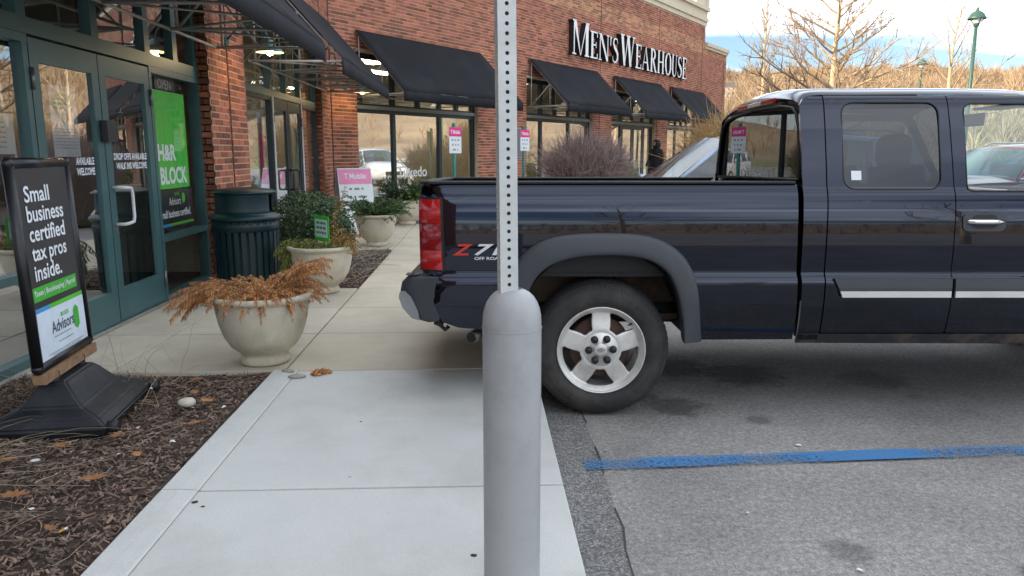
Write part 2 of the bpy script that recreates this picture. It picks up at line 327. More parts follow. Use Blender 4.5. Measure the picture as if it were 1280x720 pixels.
for k, yy in enumerate((8.35, 11.1)):
    m = MB(); m.quad((0.9, yy, .0125), (6, yy + .3, .0125), (6, yy + .4, .0125), (0.9, yy + .1, 0.0125)); meta(m.build('white_parking_line', worn_paint('white_paint%d' % k, (0.6, 0.6, 0.58), (0.14, 0.14, 0.14), 0.85)), kind='structure')

# pavement: a base with a slab object for every panel
def slab(parent, x0, x1, y0, y1, z, mat, g=0.006):
    mb = MB(); mb.box(x0 + g, x1 - g, y0 + g, y1 - g, 0.03, z, b=0.006); return mb.build('slab', mat, parent)
m = MB(); m.box(-1.295, KX - .006, -8, 4.699, -0.1, 0.085)
pv = meta(m.build('sidewalk', JOINT), kind='structure')
ys = [-4.1, -2.3, -0.55, 1.2, 2.965, 4.697]
for a, b in zip(ys, ys[1:]): slab(pv, -1.165, KX, a, b, ZW, CONC)
# low rolled kerb along the bed
m = MB(); prof = [(-1.315, 0.03), (-1.315, 0.120), (-1.305, 0.129), (-1.23, 0.128), (-1.170, 0.1235), (-1.1605, 0.1205), (-1.1605, 0.03)]
kb = []
for a, b in zip(ys, ys[1:]):
    m = MB(); m.prism(prof, a + .003, b - .003); kb.append(m.build('bed_kerb', CONC, pv))
m = MB(); m.box(-2.87, KX - .006, 4.701, 14.72, -0.1, 0.09)
m.prism([(-2.9, 14.73), (KX - .01, 14.73), (KX + 0.6, 14.9), (3.2, 17.6), (20.5, 42.0), (16.2, 42.6)], -0.1, 0.112, axis='z')
pv2 = meta(m.build('pavement', M('concrete_joint_base', (0.14, 0.125, 0.10), 0.9, dirt=(0.1, 0.09, 0.07), ds=4)), kind='structure')
rows = [4.703, 5.715, 6.69, 7.68, 8.67, 9.68, 10.72, 11.7, 12.7, 13.7, 14.71]
for a, b in zip(rows, rows[1:]):
    dz = rng.uniform(-.0015, .0015)
    slab(pv2, -1.245, KX, a, b, ZW + dz, CONC_OLD)
    if b < 7.8 or a > 10.5:
        slab(pv2, -2.33, -1.245, a, b, ZW + rng.uniform(-.0015, .0015), CONC_OLD); slab(pv2, -2.86, -2.33, a, b, ZW + rng.uniform(-.0015, .0015), CONC_OLD)
# far slabs along the second wall
for i in range(10):
    for j in range(2):
        mb = MB(); mb.fbox(*FM, 1.4 * i + 1.5, 1.4 * i + 2.895, 0.05 + j * 1.55, 0.05 + j * 1.55 + 1.54, 0.05, 0.12); mb.build('slab', CONC_OLD, pv2)

# mulch beds
def bed(name, x0, x1, y0, y1, z, nchip, seed, smin, smax, label):
    r = np.random.default_rng(seed)
    m = MB(); nx, ny = int((x1 - x0) / .06), int((y1 - y0) / .06)
    hz = r.normal(0, .008, (nx + 1, ny + 1))
    m.grid(lambda u, v: (x0 + u * (x1 - x0), y0 + v * (y1 - y0), z + float(hz[int(round(u * nx)), int(round(v * ny))]) + .02 * math.sin(u * 7) * math.sin(v * 9)), nx, ny)
    o = meta(m.build(name, SOIL, fix=False), kind='structure')
    c = r.uniform([x0 + .01, y0 + .01], [x1 - .01, y1 - .01], (nchip, 2))
    L_ = r.uniform(smin, smax, nchip); W_ = L_ * r.uniform(.16, .5, nchip); T_ = r.uniform(.0008, .003, nchip); lg = r.random(nchip) < .22; L_ = np.where(lg, L_ * 2.2, L_); W_ = np.where(lg, W_ * .5, W_)
    yaw = r.uniform(0, 2 * np.pi, nchip); tilt = r.normal(0, .28, (nchip, 2))
    vs = np.zeros((nchip, 8, 3)); k = 0
    for sz in (-1, 1):
        for sx, sy in ((-1, -1), (1, -1), (1, 1), (-1, 1)):
            lx, ly = sx * L_ / 2 * (1 - .25 * (sy > 0)), sy * W_ / 2 * (1 - .3 * (sx > 0))
            X = lx * np.cos(yaw) - ly * np.sin(yaw); Y = lx * np.sin(yaw) + ly * np.cos(yaw)
            vs[:, k, 0] = c[:, 0] + X; vs[:, k, 1] = c[:, 1] + Y
            vs[:, k, 2] = z + .012 + .02 * np.sin((c[:, 0] - x0) / (x1 - x0) * 7) * np.sin((c[:, 1] - y0) / (y1 - y0) * 9) + X * tilt[:, 0] + Y * tilt[:, 1] + sz * T_ + r.uniform(-.004, .010, nchip) * (k == 0); k += 1
    base = (np.arange(nchip) * 8)[:, None, None]
    fs = (np.array([(3, 2, 1, 0), (4, 5, 6, 7), (0, 1, 5, 4), (1, 2, 6, 5), (2, 3, 7, 6), (3, 0, 4, 7)])[None] + base).reshape(-1, 4)
    me = bpy.data.meshes.new('mulch'); me.from_pydata(vs.reshape(-1, 3).tolist(), [], fs.tolist()); me.update()
    meta(link('mulch', me, None, CHIP), label, 'mulch', kind='stuff')
    return o
bed('planting_bed', -2.86, -1.317, -2.5, 4.66, 0.105, 34000, 5, .006, .034, 'brown wood mulch chips in the bed by the tilted floor sign')
bed('planting_bed', -2.74, -1.25, 7.70, 10.70, 0.118, 5000, 6, .02, .06, 'brown wood mulch chips in the bed under the round clipped shrub')
# foundation ledge under the glazing
m = MB(); m.box(-2.99, -2.858, -3, 14.7, 0.0, 0.128); meta(m.build('foundation_ledge', M('ledge_concrete', (0.42, 0.41, 0.38), 0.85, dirt=(0.25, 0.24, 0.2), ds=5, damt=.7)), kind='structure')
# planting strip beyond the truck
m = MB(); m.fbox(*FM, 3.2, 24, 3.3, 4.9, 0.05, 0.15); meta(m.build('planting_strip', SOIL), kind='structure')

# ================================================================== BUILDING
bld = thing('brick_store_building', (XF, 8, 0), 0, 'red brick retail building with cream cornice, green framed shopfronts and a bent front', 'building')
BO = Vector((XF, 8, 0))
class LB(MB):        # world coordinates, stored relative to the building's origin
    def build(s, name, mat, parent=None, fix=True):
        s.v = [(p[0] - BO.x, p[1] - BO.y, p[2] - BO.z) for p in s.v]
        return MB.build(s, name, mat, parent if parent is not None else bld, fix)
MORT = M('mortar', (0.62, 0.47, 0.34), 0.95, var=0.12, vs=10, bump=0.3, bs=120)
def brick_mat(name, c, seed):
    m = M(name, c, 0.88, var=0.14, vs=1.3, bump=0.5, bs=130, rand=0.5, dirt=(c[0] * 1.3, c[1] * 1.5, c[2] * 1.5), ds=0.7, damt=0.5)
    return m
BRICK = brick_mat('red_brick', (0.33, 0.112, 0.066), 1)
BRICKB = brick_mat('orange_band_brick', (0.42, 0.19, 0.10), 2)
FRAME = M('shopfront_green_metal', (0.048, 0.118, 0.118), 0.38, var=0.12, vs=3, spec=0.5, dirt=(0.07, 0.12, 0.12), ds=2.0, damt=0.3)
FRAMED = M('shopfront_dark_metal', (0.012, 0.024, 0.027), 0.45, var=0.15, vs=3)
WIN = glass('shop_glass', (0.95, 0.96, 0.95), 1.5, 0.38, gain=1.0); WINP = glass('shop_glass_clear', (0.97, 0.98, 0.97), 1.5, 0.0, gain=.75)
WIN2 = glass('shop_glass_far', (0.88, 0.9, 0.86), 1.5, 0.45, gain=1.0)
CREAM = M('cream_stucco', (0.62, 0.55, 0.41), 0.9, var=0.06, vs=3, bump=.2, bs=80)

def inside(a, b, z0, z1, ops): return any(a >= o[0] - 1e-4 and b <= o[1] + 1e-4 and z0 >= o[2] - 1e-4 and z1 <= o[3] + 1e-4 for o in ops)
def wall(frame, s0, s1, z0, z1, ops, thick=0.22):
    m = LB(); cuts = sorted({s0, s1, *[c for o in ops for c in o[:2] if s0 < c < s1]}); zc = sorted({z0, z1, *[c for o in ops for c in o[2:] if z0 < c < z1]})
    for a, b in zip(cuts, cuts[1:]):
        for c, d in zip(zc, zc[1:]):
            if not inside(a, b, c, d, ops): m.fbox(*frame, a, b, -thick, 0, c, d)
    return m.build('wall', MORT)
PITCHZ = 0.0677
def courses(s0, s1, z0, z1, ops):
    """running bond; returns (a,b,c,d,full)"""
    out = []; k0 = int(math.floor(z0 / PITCHZ)) + 1; k = k0
    while (k + 1) * PITCHZ <= z1 + .001:
        c, d = k * PITCHZ + .0065, (k + 1) * PITCHZ - .0065
        free = [(s0, s1)]
        for o in ops:
            if c < o[3] and d > o[2]:
                nf = []
                for a, b in free:
                    if o[1] <= a or o[0] >= b: nf.append((a, b)); continue
                    if a < o[0]: nf.append((a, o[0]))
                    if b > o[1]: nf.append((o[1], b))
                free = nf
        off = 0.1065 * (k % 2)
        for a, b in free:
            i = math.floor((a - off) / 0.213)
            while off + i * 0.213 < b:
                p, q = max(a, off + i * .213 + .006), min(b, off + (i + 1) * .213 - .006); i += 1
                if q - p > .03: out.append((p, q, c, d, q - p > 0.2005))
        k += 1
    return out
def brick_mesh_from(frame, bl, name, mat, parent):
    o, dd, nn = [np.array(v) for v in frame]; o = o - np.array(BO)
    n = len(bl); b = np.array([x[:4] for x in bl]); r = np.random.default_rng(11); pr = r.uniform(.005, .009, n)
    vs = np.zeros((n, 8, 3)); k = 0
    for zc in (2, 3):
        for sc, nf in ((0, 1), (1, 1), (1, 0), (0, 0)):
            vs[:, k] = o + dd * b[:, sc][:, None] + nn * (pr * nf + (-.004) * (1 - nf))[:, None]; vs[:, k, 2] += b[:, zc]; k += 1
    fs = np.array([(0, 1, 5, 4), (1, 2, 6, 5), (3, 0, 4, 7), (4, 5, 6, 7), (3, 2, 1, 0)])[None] + (np.arange(n) * 8)[:, None, None]
    me = bpy.data.meshes.new(name); me.from_pydata(vs.reshape(-1, 3).tolist(), [], fs.reshape(-1, 4).tolist()); me.update()
    return meta(link(name, me, parent, mat), kind='stuff')
one = MB(); one.hexa([(0, .007, .0), (.201, .007, .0), (.201, -.004, .0), (0, -.004, .0), (0, .007, .0547), (.201, .007, .0547), (.201, -.004, .0547), (0, -.004, .0547)])
brick_one = one.mesh('brick'); brick_one.materials.append(BRICK)
def brick_obj(frame, b, parent):
    o = bpy.data.objects.new('brick', brick_one); COL.objects.link(o); o.parent = parent
    F = frame[0] + frame[1] * b[0] - BO; dd, nn = frame[1], frame[2]
    o.matrix_local = Matrix(((dd.x, nn.x, 0, F.x), (dd.y, nn.y, 0, F.y), (0, 0, 1, b[2]), (0, 0, 0, 1)))
    return o
OPH = [(-3.0, 8.19, 0, 3.45), (9.42, 13.94, 0, 3.45)]
OPM = [(0.70, 4.78, 0.42, 3.40), (7.0, 10.85, 0.42, 3.40), (12.2, 15.85, 0.12, 3.40), (17.05, 20.4, 0.42, 3.40)]
BAND = (80 * 0.0677, 87 * 0.0677)
ALL = []
for frame, s0, s1, z1, ops in ((FH, -5.0, 14.716, 6.47, OPH), (FM, 0.0, 20.85, 6.47, OPM), (FM, 20.855, 23.75, 5.62, [])):
    wl = wall(frame, s0, s1, 0.0, z1, ops)
    bl = courses(s0, s1, 0.12, z1 - .02, ops + [(-10, 30, *BAND)])
    bb = courses(s0, s1, BAND[0] - .03, BAND[1], [] if z1 > 6 else [o for o in ops if o[3] > 5])
    for b in bl:
        p = frame[0] + frame[1] * ((b[0] + b[1]) / 2); dist = math.hypot(p.x, p.y)
        vx = Vector((p.x, p.y, 0)).normalized(); fs_ = abs(vx.dot(frame[2]))
        elev = (b[2] - CAMH) / dist
        vis = 0.75 < b[2] and elev < 0.185 and b[4] and (dist > 7)
        if frame is FH: vis = vis and (8.19 <= b[0] and b[1] <= 9.43 and b[2] < 2.65 or (b[0] > 13.2 and b[2] > 3.9) or (b[0] > 13.94 and b[2] < 2.5))
        else: vis = vis and (b[0] < 4.7 and b[2] > 3.8 or b[0] < .7 or 4.78 < b[0] < 7.0)
        ALL.append((fs_ / dist ** 2 if vis else -1, frame, wl, b))
    brick_mesh_from(frame, bb, 'brick_band', BRICKB, wl)
ALL.sort(key=lambda t: -t[0])
pick = [t for t in ALL[:300] if t[0] > 0]; rest = ALL[len(pick):]
for t in pick: brick_obj(t[1], t[3], t[2])
for wl in {id(t[2]): t[2] for t in ALL}.values():
    sub = [t for t in rest if t[2] is wl]
    if sub: brick_mesh_from(sub[0][1], [t[3] for t in sub], 'brickwork', BRICK, wl)
# brick returns of the two piers (sides that face down the walk)
for yv in (8.19, 13.94):
    fr = (Vector((XS - .05, yv, 0)), Vector((1, 0, 0)), Vector((0, -1, 0)))
    wl = wall(fr, 0, 0.178, 0.12, 3.45, [], thick=.02)
    brick_mesh_from(fr, courses(0, 0.174, .12, 3.44, []), 'brickwork', BRICK, wl)
# vertical control joints
JT = M('sealant_joint', (0.05, 0.03, 0.025), 0.9)
for fr, sv, z0, z1 in ((FH, 8.80, .13, 6.4), (FH, 13.93, 3.46, 6.4), (FM, 0.012, .13, 6.4), (FM, 5.9, .13, 6.4), (FM, 11.3, .13, 6.4), (FM, 15.97, .13, 6.4), (FM, 20.55, .13, 6.4), (FM, 23.4, .13, 5.6)):
    m = LB(); m.fbox(*fr, sv - .012, sv + .012, .002, .012, z0, z1); m.build('control_joint', JT)
# cornice, parapet cap and corner block
def cornice(fr, s0, s1, z):
    for i, (o, z0, z1) in enumerate(((.05, 0, .16), (.11, .161, .30), (.06, .301, .56), (.16, .561, .70))):
        m = LB(); m.fbox(*fr, s0, s1 + o * .3, -.3, o, z + z0, z + z1); m.build('cornice', CREAM)
cornice(FH, -5.0, 14.716, 6.47); cornice(FM, 0.0, 20.85, 6.47)
for o, z0, z1 in ((.06, 5.62, 5.72), (.12, 5.722, 5.86)):
    m = LB(); m.fbox(*FM, 20.87, 23.8, -.3, o, z0, z1); m.build('cornice', CREAM)
m = LB(); m.fbox(*FM, 19.6, 20.75, -1.4, .02, 7.172, 7.62); m.build('parapet_block', CREAM)
m = LB(); m.fbox(*FM, 20.75, 21.05, -1.4, .06, 7.172, 7.95); m.build('parapet_block', CREAM)
m = LB(); m.fbox(*FM, 23.45, 23.75, -14, -.23, 0, 5.62); m.build('side_wall', BRICK)
m = LB(); m.fbox(*FM, 20.6, 20.83, -14, -.23, 5.62, 6.47); m.build('side_wall', BRICK)
# rooms behind the glass
INW = M('interior_wall', (0.50, 0.46, 0.38), 0.8, var=.05); INF = M('interior_carpet', (0.10, 0.085, 0.075), 0.9, var=.3, vs=30); INC = M('interior_ceiling', (0.7, 0.7, 0.66), 0.9)
def room(fr, s0, s1, depth, z0=.124):
    n1 = -.35
    m = LB(); m.fbox(*fr, s0, s1, n1 - depth, -.19, z0 - .1, z0); m.build('interior_floor', INF)
    m = LB(); m.fbox(*fr, s0, s1, n1 - depth, -.25, 3.5, 3.6); m.build('interior_ceiling', INC)
    m = LB(); m.fbox(*fr, s0, s1, n1 - depth - .1, n1 - depth, z0, 3.5); m.fbox(*fr, s0, s0 + .1, n1 - depth, -.3, z0, 3.5); m.fbox(*fr, s1 - .1, s1, n1 - depth, -.3, z0, 3.5); m.build('interior_wall', INW)
room(FH, -4.9, 8.9, 6.0); room(FH, 8.95, 14.3, 5.0); room(FM, .3, 21.5, 5.0)
LITP = M('ceiling_light_panel', (0.9, 0.85, 0.7), .5, emit=(1, .86, .6), estr=6)
for fr, sv, nv in ((FH, 11.5, -2.4), (FM, 2.0, -1.6), (FM, 4.0, -3.0), (FM, 8.6, -1.8), (FM, 13.6, -1.8), (FM, 18.5, -1.8), (FM, 9.5, -3.6)):
    m = LB(); m.fbox(*fr, sv, sv + 1.1, nv - .15, nv + .15, 3.46, 3.492); m.build('ceiling_light', LITP)

# glazing
def glaze(fr, n, s0, s1, z0, z1, vert, horiz, skip=(), fm=FRAME, gm=WIN, bw=.055, dp=.10, name='shopfront_window', opaque=()):
    """frame mesh with one pane object per opening; vert/horiz: inner bar centres"""
    m = LB(); O = fr[0] + fr[2] * n; f2 = (O, fr[1], fr[2])
    vs = [s0 + bw / 2] + list(vert) + [s1 - bw / 2]; hs = [z0 + bw / 2] + list(horiz) + [z1 - bw / 2]
    for hz in hs: m.fbox(*f2, s0, s1, -dp / 2, dp / 2, hz - bw / 2, hz + bw / 2)
    for i, v in enumerate(vs):
        for j in range(len(hs) - 1):
            if (i, j) in skip and False: continue
            m.fbox(*f2, v - bw / 2, v + bw / 2, -dp / 2 - .004, dp / 2 - .004, hs[j] + bw / 2, hs[j + 1] - bw / 2)
    w = m.build(name, fm)
    for i in range(len(vs) - 1):
        for j in range(len(hs) - 1):
            if (i, j) in skip: continue
            p = LB(); p.fbox(*f2, vs[i] + bw / 2 - .006, vs[i + 1] - bw / 2 + .006, -.006, .006, hs[j] + bw / 2 - .006, hs[j + 1] - bw / 2 + .006)
            p.build('pane', gm, w)
    return w
nX = XS - XF - .02
glaze(FH, nX, -3.0, 5.17, .13, 2.225, [-1.2, 1.1, 3.1], [.70])
glaze(FH, nX, 6.985, 8.185, .13, 2.225, [], [.70], gm=WINP)
glaze(FH, nX, -3.0, 8.185, 2.227, 3.44, [-1.2, 1.1, 3.1, 5.14, 6.08, 7.0, 7.62], [], bw=.105)
glaze(FH, nX, 9.43, 10.98, .13, 2.24, [], [.45], fm=FRAMED)
glaze(FH, nX, 12.72, 13.93, .13, 2.24, [], [.45], fm=FRAMED)
glaze(FH, nX, 9.43, 13.93, 2.242, 3.44, [10.95, 11.84, 12.75], [], bw=.09, fm=FRAME)
glaze(FM, -.15, 0.705, 4.775, .43, 2.34, [1.89, 3.45], [], fm=FRAMED, gm=WIN2, bw=.09); glaze(FM, -.15, 0.705, 4.775, 2.342, 3.39, [1.89, 2.7, 3.45, 4.1], [], fm=FRAMED, bw=.09)
glaze(FM, -.15, 7.005, 10.845, .43, 2.40, [7.95, 9.55], [], fm=FRAMED, gm=WIN2, bw=.1); glaze(FM, -.15, 7.005, 10.845, 2.402, 3.39, [7.95, 8.75, 9.55, 10.3], [], fm=FRAMED, bw=.1)
glaze(FM, -.15, 12.205, 13.2, .13, 2.40, [], [], fm=FRAMED, gm=WIN2, bw=.09); glaze(FM, -.15, 15.05, 15.845, .13, 2.40, [], [], fm=FRAMED, gm=WIN2, bw=.09); glaze(FM, -.15, 12.205, 15.845, 2.402, 3.39, [13.2, 14.1, 15.0], [], fm=FRAMED, bw=.1)
glaze(FM, -.15, 17.055, 20.395, .43, 2.40, [18.2, 19.4], [], fm=FRAMED, gm=WIN2, bw=.1); glaze(FM, -.15, 17.055, 20.395, 2.402, 3.39, [18.2, 18.8, 19.4], [], fm=FRAMED, bw=.1)
# pale header bars above the shopfronts
for fr, n, a, b, z in ((FM, -.085, .70, 4.78, 2.36), (FM, -.085, 7.0, 10.85, 2.42), (FM, -.085, 12.2, 15.85, 2.42), (FM, -.085, 17.05, 20.4, 2.42)):
    m = LB(); m.fbox(*fr, a, b, n - .01, n + .03, z - .035, z + .035); m.build('header_bar', M('header_metal', (.20, .22, .21), .4))
# sill under the shopfront side panes
STEEL = M('brushed_steel', (0.62, 0.62, 0.62), 0.28, metal=1.0, var=.05); WHITEP = M('white_plastic', (0.72, 0.72, 0.72), 0.45); BLACKP = M('black_plastic', (0.012, 0.012, 0.013), 0.45)
def door(fr, n, a, b, z0, z1, hside, fm=FRAME, gm=WIN, bot=.25, handle=True, hm=None):
    O = fr[0] + fr[2] * n; f2 = (O, fr[1], fr[2]); st = .10; m = LB(); g = .005
    a += g; b -= g
    m.fbox(*f2, a, a + st, -.025, .025, z0, z1); m.fbox(*f2, b - st, b, -.025, .025, z0, z1)
    m.fbox(*f2, a + st, b - st, -.025, .025, z0, z0 + bot); m.fbox(*f2, a + st, b - st, -.025, .025, z1 - .15, z1)
    d = m.build('door', fm)
    p = LB(); p.fbox(*f2, a + st - .005, b - st + .005, -.006, .006, z0 + bot - .005, z1 - .145); p.build('pane', gm, d)
    if handle:
        hs = a + .06 if hside < 0 else b - .06; hd = 0.13 * (1 if hside < 0 else -1)
        P = lambda s, nn, z: tuple(O + fr[1] * s + fr[2] * nn + Vector((0, 0, z)))
        p = LB(); p.tube([P(hs, .02, .92), P(hs, .10, .92), P(hs + hd * .35, .115, .925), P(hs + hd * .85, .115, .93), P(hs + hd, .115, .97), P(hs + hd, .115, 1.16), P(hs + hd * .85, .115, 1.2), P(hs + hd * .35, .115, 1.205), P(hs, .10, 1.21), P(hs, .02, 1.21)], .013, 8); p.build('handle', hm or WHITEP, d)
    for hz in (.35, 1.95):
        p = LB(); hs = a if hside > 0 else b
        p.tube([tuple(O + fr[1] * hs + fr[2] * .035 + Vector((0, 0, hz - .07))), tuple(O + fr[1] * hs + fr[2] * .035 + Vector((0, 0, hz + .07)))], .014, 8); p.build('hinge', M('dark_steel', (.2, .2, .2), .4, metal=.8), d)
    return d
dl = door(FH, nX + .02, 5.18, 6.078, .15, 2.21, 1, handle=False)
dr = door(FH, nX + .02, 6.082, 6.98, .15, 2.21, -1)
p = LB(); p.fbox(FH[0] + FH[2] * (nX + .02), FH[1], FH[2], 6.02, 6.18, .027, .085, 1.56, 1.72); p.build('lock_box', BLACKP, dr)
p = LB(); p.fbox(FH[0] + FH[2] * (nX + .02), FH[1], FH[2], 6.112, 6.142, .027, .04, .84, .90); p.build('lock_cylinder', STEEL, dr)
m = LB(); m.box(XS - .05, XS + .06, 5.175, 6.985, .129, .148); m.build('threshold', STEEL)
door(FH, nX + .02, 10.99, 11.85, .14, 2.23, 1, fm=FRAMED, hm=BLACKP); door(FH, nX + .02, 11.86, 12.71, .14, 2.23, -1, fm=FRAMED, hm=BLACKP)
door(FM, -.13, 13.21, 14.12, .14, 2.38, 1, fm=FRAMED, gm=WIN2, hm=STEEL); door(FM, -.13, 14.13, 15.04, .14, 2.38, -1, fm=FRAMED, gm=WIN2, hm=STEEL)
for sv in (10.99, 12.715):       # bright door jamb strips
    m = LB(); m.fbox(FH[0] + FH[2] * nX, FH[1], FH[2], sv - .02, sv + .02, .052, .065, .14, 2.24); m.build('door_jamb', WHITEP)
m = LB(); m.box(-10, XF - .02, -16, -5.005, 0, 7.1); m.build('unseen_sun_block', BRICK)  # unseen block added behind the viewer so the building shades the foreground
# back of house so the block is closed
m = LB(); m.box(-10.2, -9.9, -5, 16, 0, 6.3); m.box(-10, XF - .25, -5, -4.8, 0, 6.3); m.box(-10, XF - .3, -5, 14.7, 6.2, 6.3); m.build('rear_wall', BRICK)
m = LB(); m.fbox(*FM, 0.2, 23.5, -14, -13.8, 0, 5.6); m.fbox(*FM, 0.2, 20.8, -14, -.3, 6.2, 6.3); m.fbox(*FM, 20.9, 23.4, -14, -.3, 5.45, 5.55); m.build('rear_wall', BRICK)
# ================================================================== AWNINGS
CANVAS = M('awning_canvas', (0.011, 0.012, 0.016), 0.9, spec=.25, var=.18, vs=1.5, bump=.6, bs=3.5, dirt=(0.024, 0.025, 0.028), ds=1.2, damt=.6)
ALU = M('awning_frame_paint', (0.36, 0.35, 0.33), 0.45, metal=0.2, var=.2, vs=4)
def awning(fr, s0, s1, e, label, zt=3.82, zv=2.60, zb=2.42, drop=0.0):
    O = fr[0] + fr[1] * s0
    t = thing('awning', tuple(O + Vector((0, 0, zb))), 0, label, 'awning', 'dark canvas shop awnings')
    o0 = O + Vector((0, 0, zb)); W = s1 - s0
    P = lambda s, n, z: tuple(fr[1] * s + fr[2] * n + Vector((0, 0, z - zb)))
    ns = max(2, int(round(W / 1.25))); st = [W * i / ns for i in range(ns + 1)]
    m = MB()
    def f(u, v):
        s = u * W; sag = -.04 * math.sin(math.pi * v) * abs(math.sin(math.pi * u * ns))
        return P(s, .035 + (e - .035) * v, zt + (zv - zt) * v + sag)
    m.grid(f, ns * 6, 8)
    c = m.build('canopy', CANVAS, t, fix=False)
    md = c.modifiers.new('thickness', 'SOLIDIFY'); md.thickness = .006
    for k in range(1, ns):
        m = MB(); m.tube([P(W * k / ns, .035 + (e - .035) * v, zt + (zv - zt) * v + .003) for v in (0, .25, .5, .75, 1)], .006, 4); m.build('seam', CANVAS, c)
    m = MB(); m.grid(lambda u, v: P(u * W, e + .004 + .006 * math.sin(u * 40) * v, zv - .004 + (zb - zv) * v), ns * 10, 2)
    c = m.build('valance', CANVAS, t, fix=False); md = c.modifiers.new('thickness', 'SOLIDIFY'); md.thickness = .006
    zh = zv - .04; r = .015
    for i, s in enumerate(st):
        s = min(max(s, .03), W - .03); m = MB()
        slope = lambda n: zt + (zv - zt) * (n - .035) / (e - .035) - .035
        m.tube([P(s, .02, zh), P(s, e - .03, zh)], r, 6); m.tube([P(s, .04, slope(.04)), P(s, e - .03, slope(e - .03))], r * .9, 6)
        m.tube([P(s, .10, zh), P(s, .10, slope(.10))], r * .9, 6)
        m.tube([P(s, e * .42, zh), P(s, .10, zh + .5)] if i % 2 else [P(s, .12, zh + .02), P(s, e * .55, slope(e * .55))], r * .8, 6)
        m.tube([P(s, e * .55, zh), P(s, e * .55, slope(e * .55))], r * .7, 6)
        m.build('rib', ALU, t)
    for i in range(ns):
        m = MB(); a, b = st[i] + .03, st[i + 1] - .03; mid = (a + b) / 2
        m.tube([P(a, .10, zh), P(mid, e - .06, zh)], r * .7, 5); m.tube([P(mid, e - .06, zh), P(b, .10, zh)], r * .7, 5)
        m.build('brace', ALU, t)
    m = MB(); m.tube([P(.01, e - .03, zh), P(W - .01, e - .03, zh)], r, 6); m.build('front_rail', ALU, t)
    m = MB(); m.tube([P(.01, .03, zh), P(W - .01, .03, zh)], r, 6); m.build('wall_rail', ALU, t)
    return t
awning(FH, 2.2, 8.42, 1.15, 'long dark grey canvas awning above the glass doors with the green poster')
awning(FH, 9.55, 14.30, 1.13, 'dark grey canvas awning above the double doors behind the clipped shrub')
awning(FM, 0.67, 4.85, 1.22, 'black canvas awning over the wide shop window beside the brick bend', zt=3.78)
awning(FM, 7.05, 11.05, 1.2, 'black canvas awning over the window behind the bare purplish bush', zt=3.88, zv=2.7, zb=2.51)
awning(FM, 12.2, 16.2, 1.15, 'black canvas awning over the doorway of the person in black', zt=3.86, zv=2.7, zb=2.51)
awning(FM, 17.05, 20.85, 1.1, 'black canvas awning over the window by the straw coloured shrub', zt=3.86, zv=2.72, zb=2.54)

# ================================================================== RAISED WALL LETTERS
LW = M('sign_letter_white', (0.80, 0.80, 0.79), 0.35, var=.02); LBK = M('sign_letter_side', (0.012, 0.012, 0.013), 0.5)
def stroke(p, q, w, w2=None):
    w2 = w2 or w; return [(p[0] - w / 2, p[1]), (p[0] + w / 2, p[1]), (q[0] + w2 / 2, q[1]), (q[0] - w2 / 2, q[1])]
def box2(x0, x1, y0, y1): return [(x0, y0), (x1, y0), (x1, y1), (x0, y1)]
def ribbon(pts, ws):
    L_, R_ = [], []
    for i, p in enumerate(pts):
        a = pts[max(i - 1, 0)]; b = pts[min(i + 1, len(pts) - 1)]; d = Vector((b[0] - a[0], b[1] - a[1])).normalized(); n = Vector((-d.y, d.x)) * ws[i] / 2
        L_.append((p[0] + n.x, p[1] + n.y)); R_.append((p[0] - n.x, p[1] - n.y))
    return [[R_[i], R_[i + 1], L_[i + 1], L_[i]] for i in range(len(pts) - 1)]
TK, TN, SF = .155, .055, .04
def arc(cx, cy, rx, ry, a0, a1, n, wf):
    P_ = [(cx + rx * math.cos(R(a0 + (a1 - a0) * i / n)), cy + ry * math.sin(R(a0 + (a1 - a0) * i / n))) for i in range(n + 1)]
    return P_, [wf(R(a0 + (a1 - a0) * i / n)) for i in range(n + 1)]
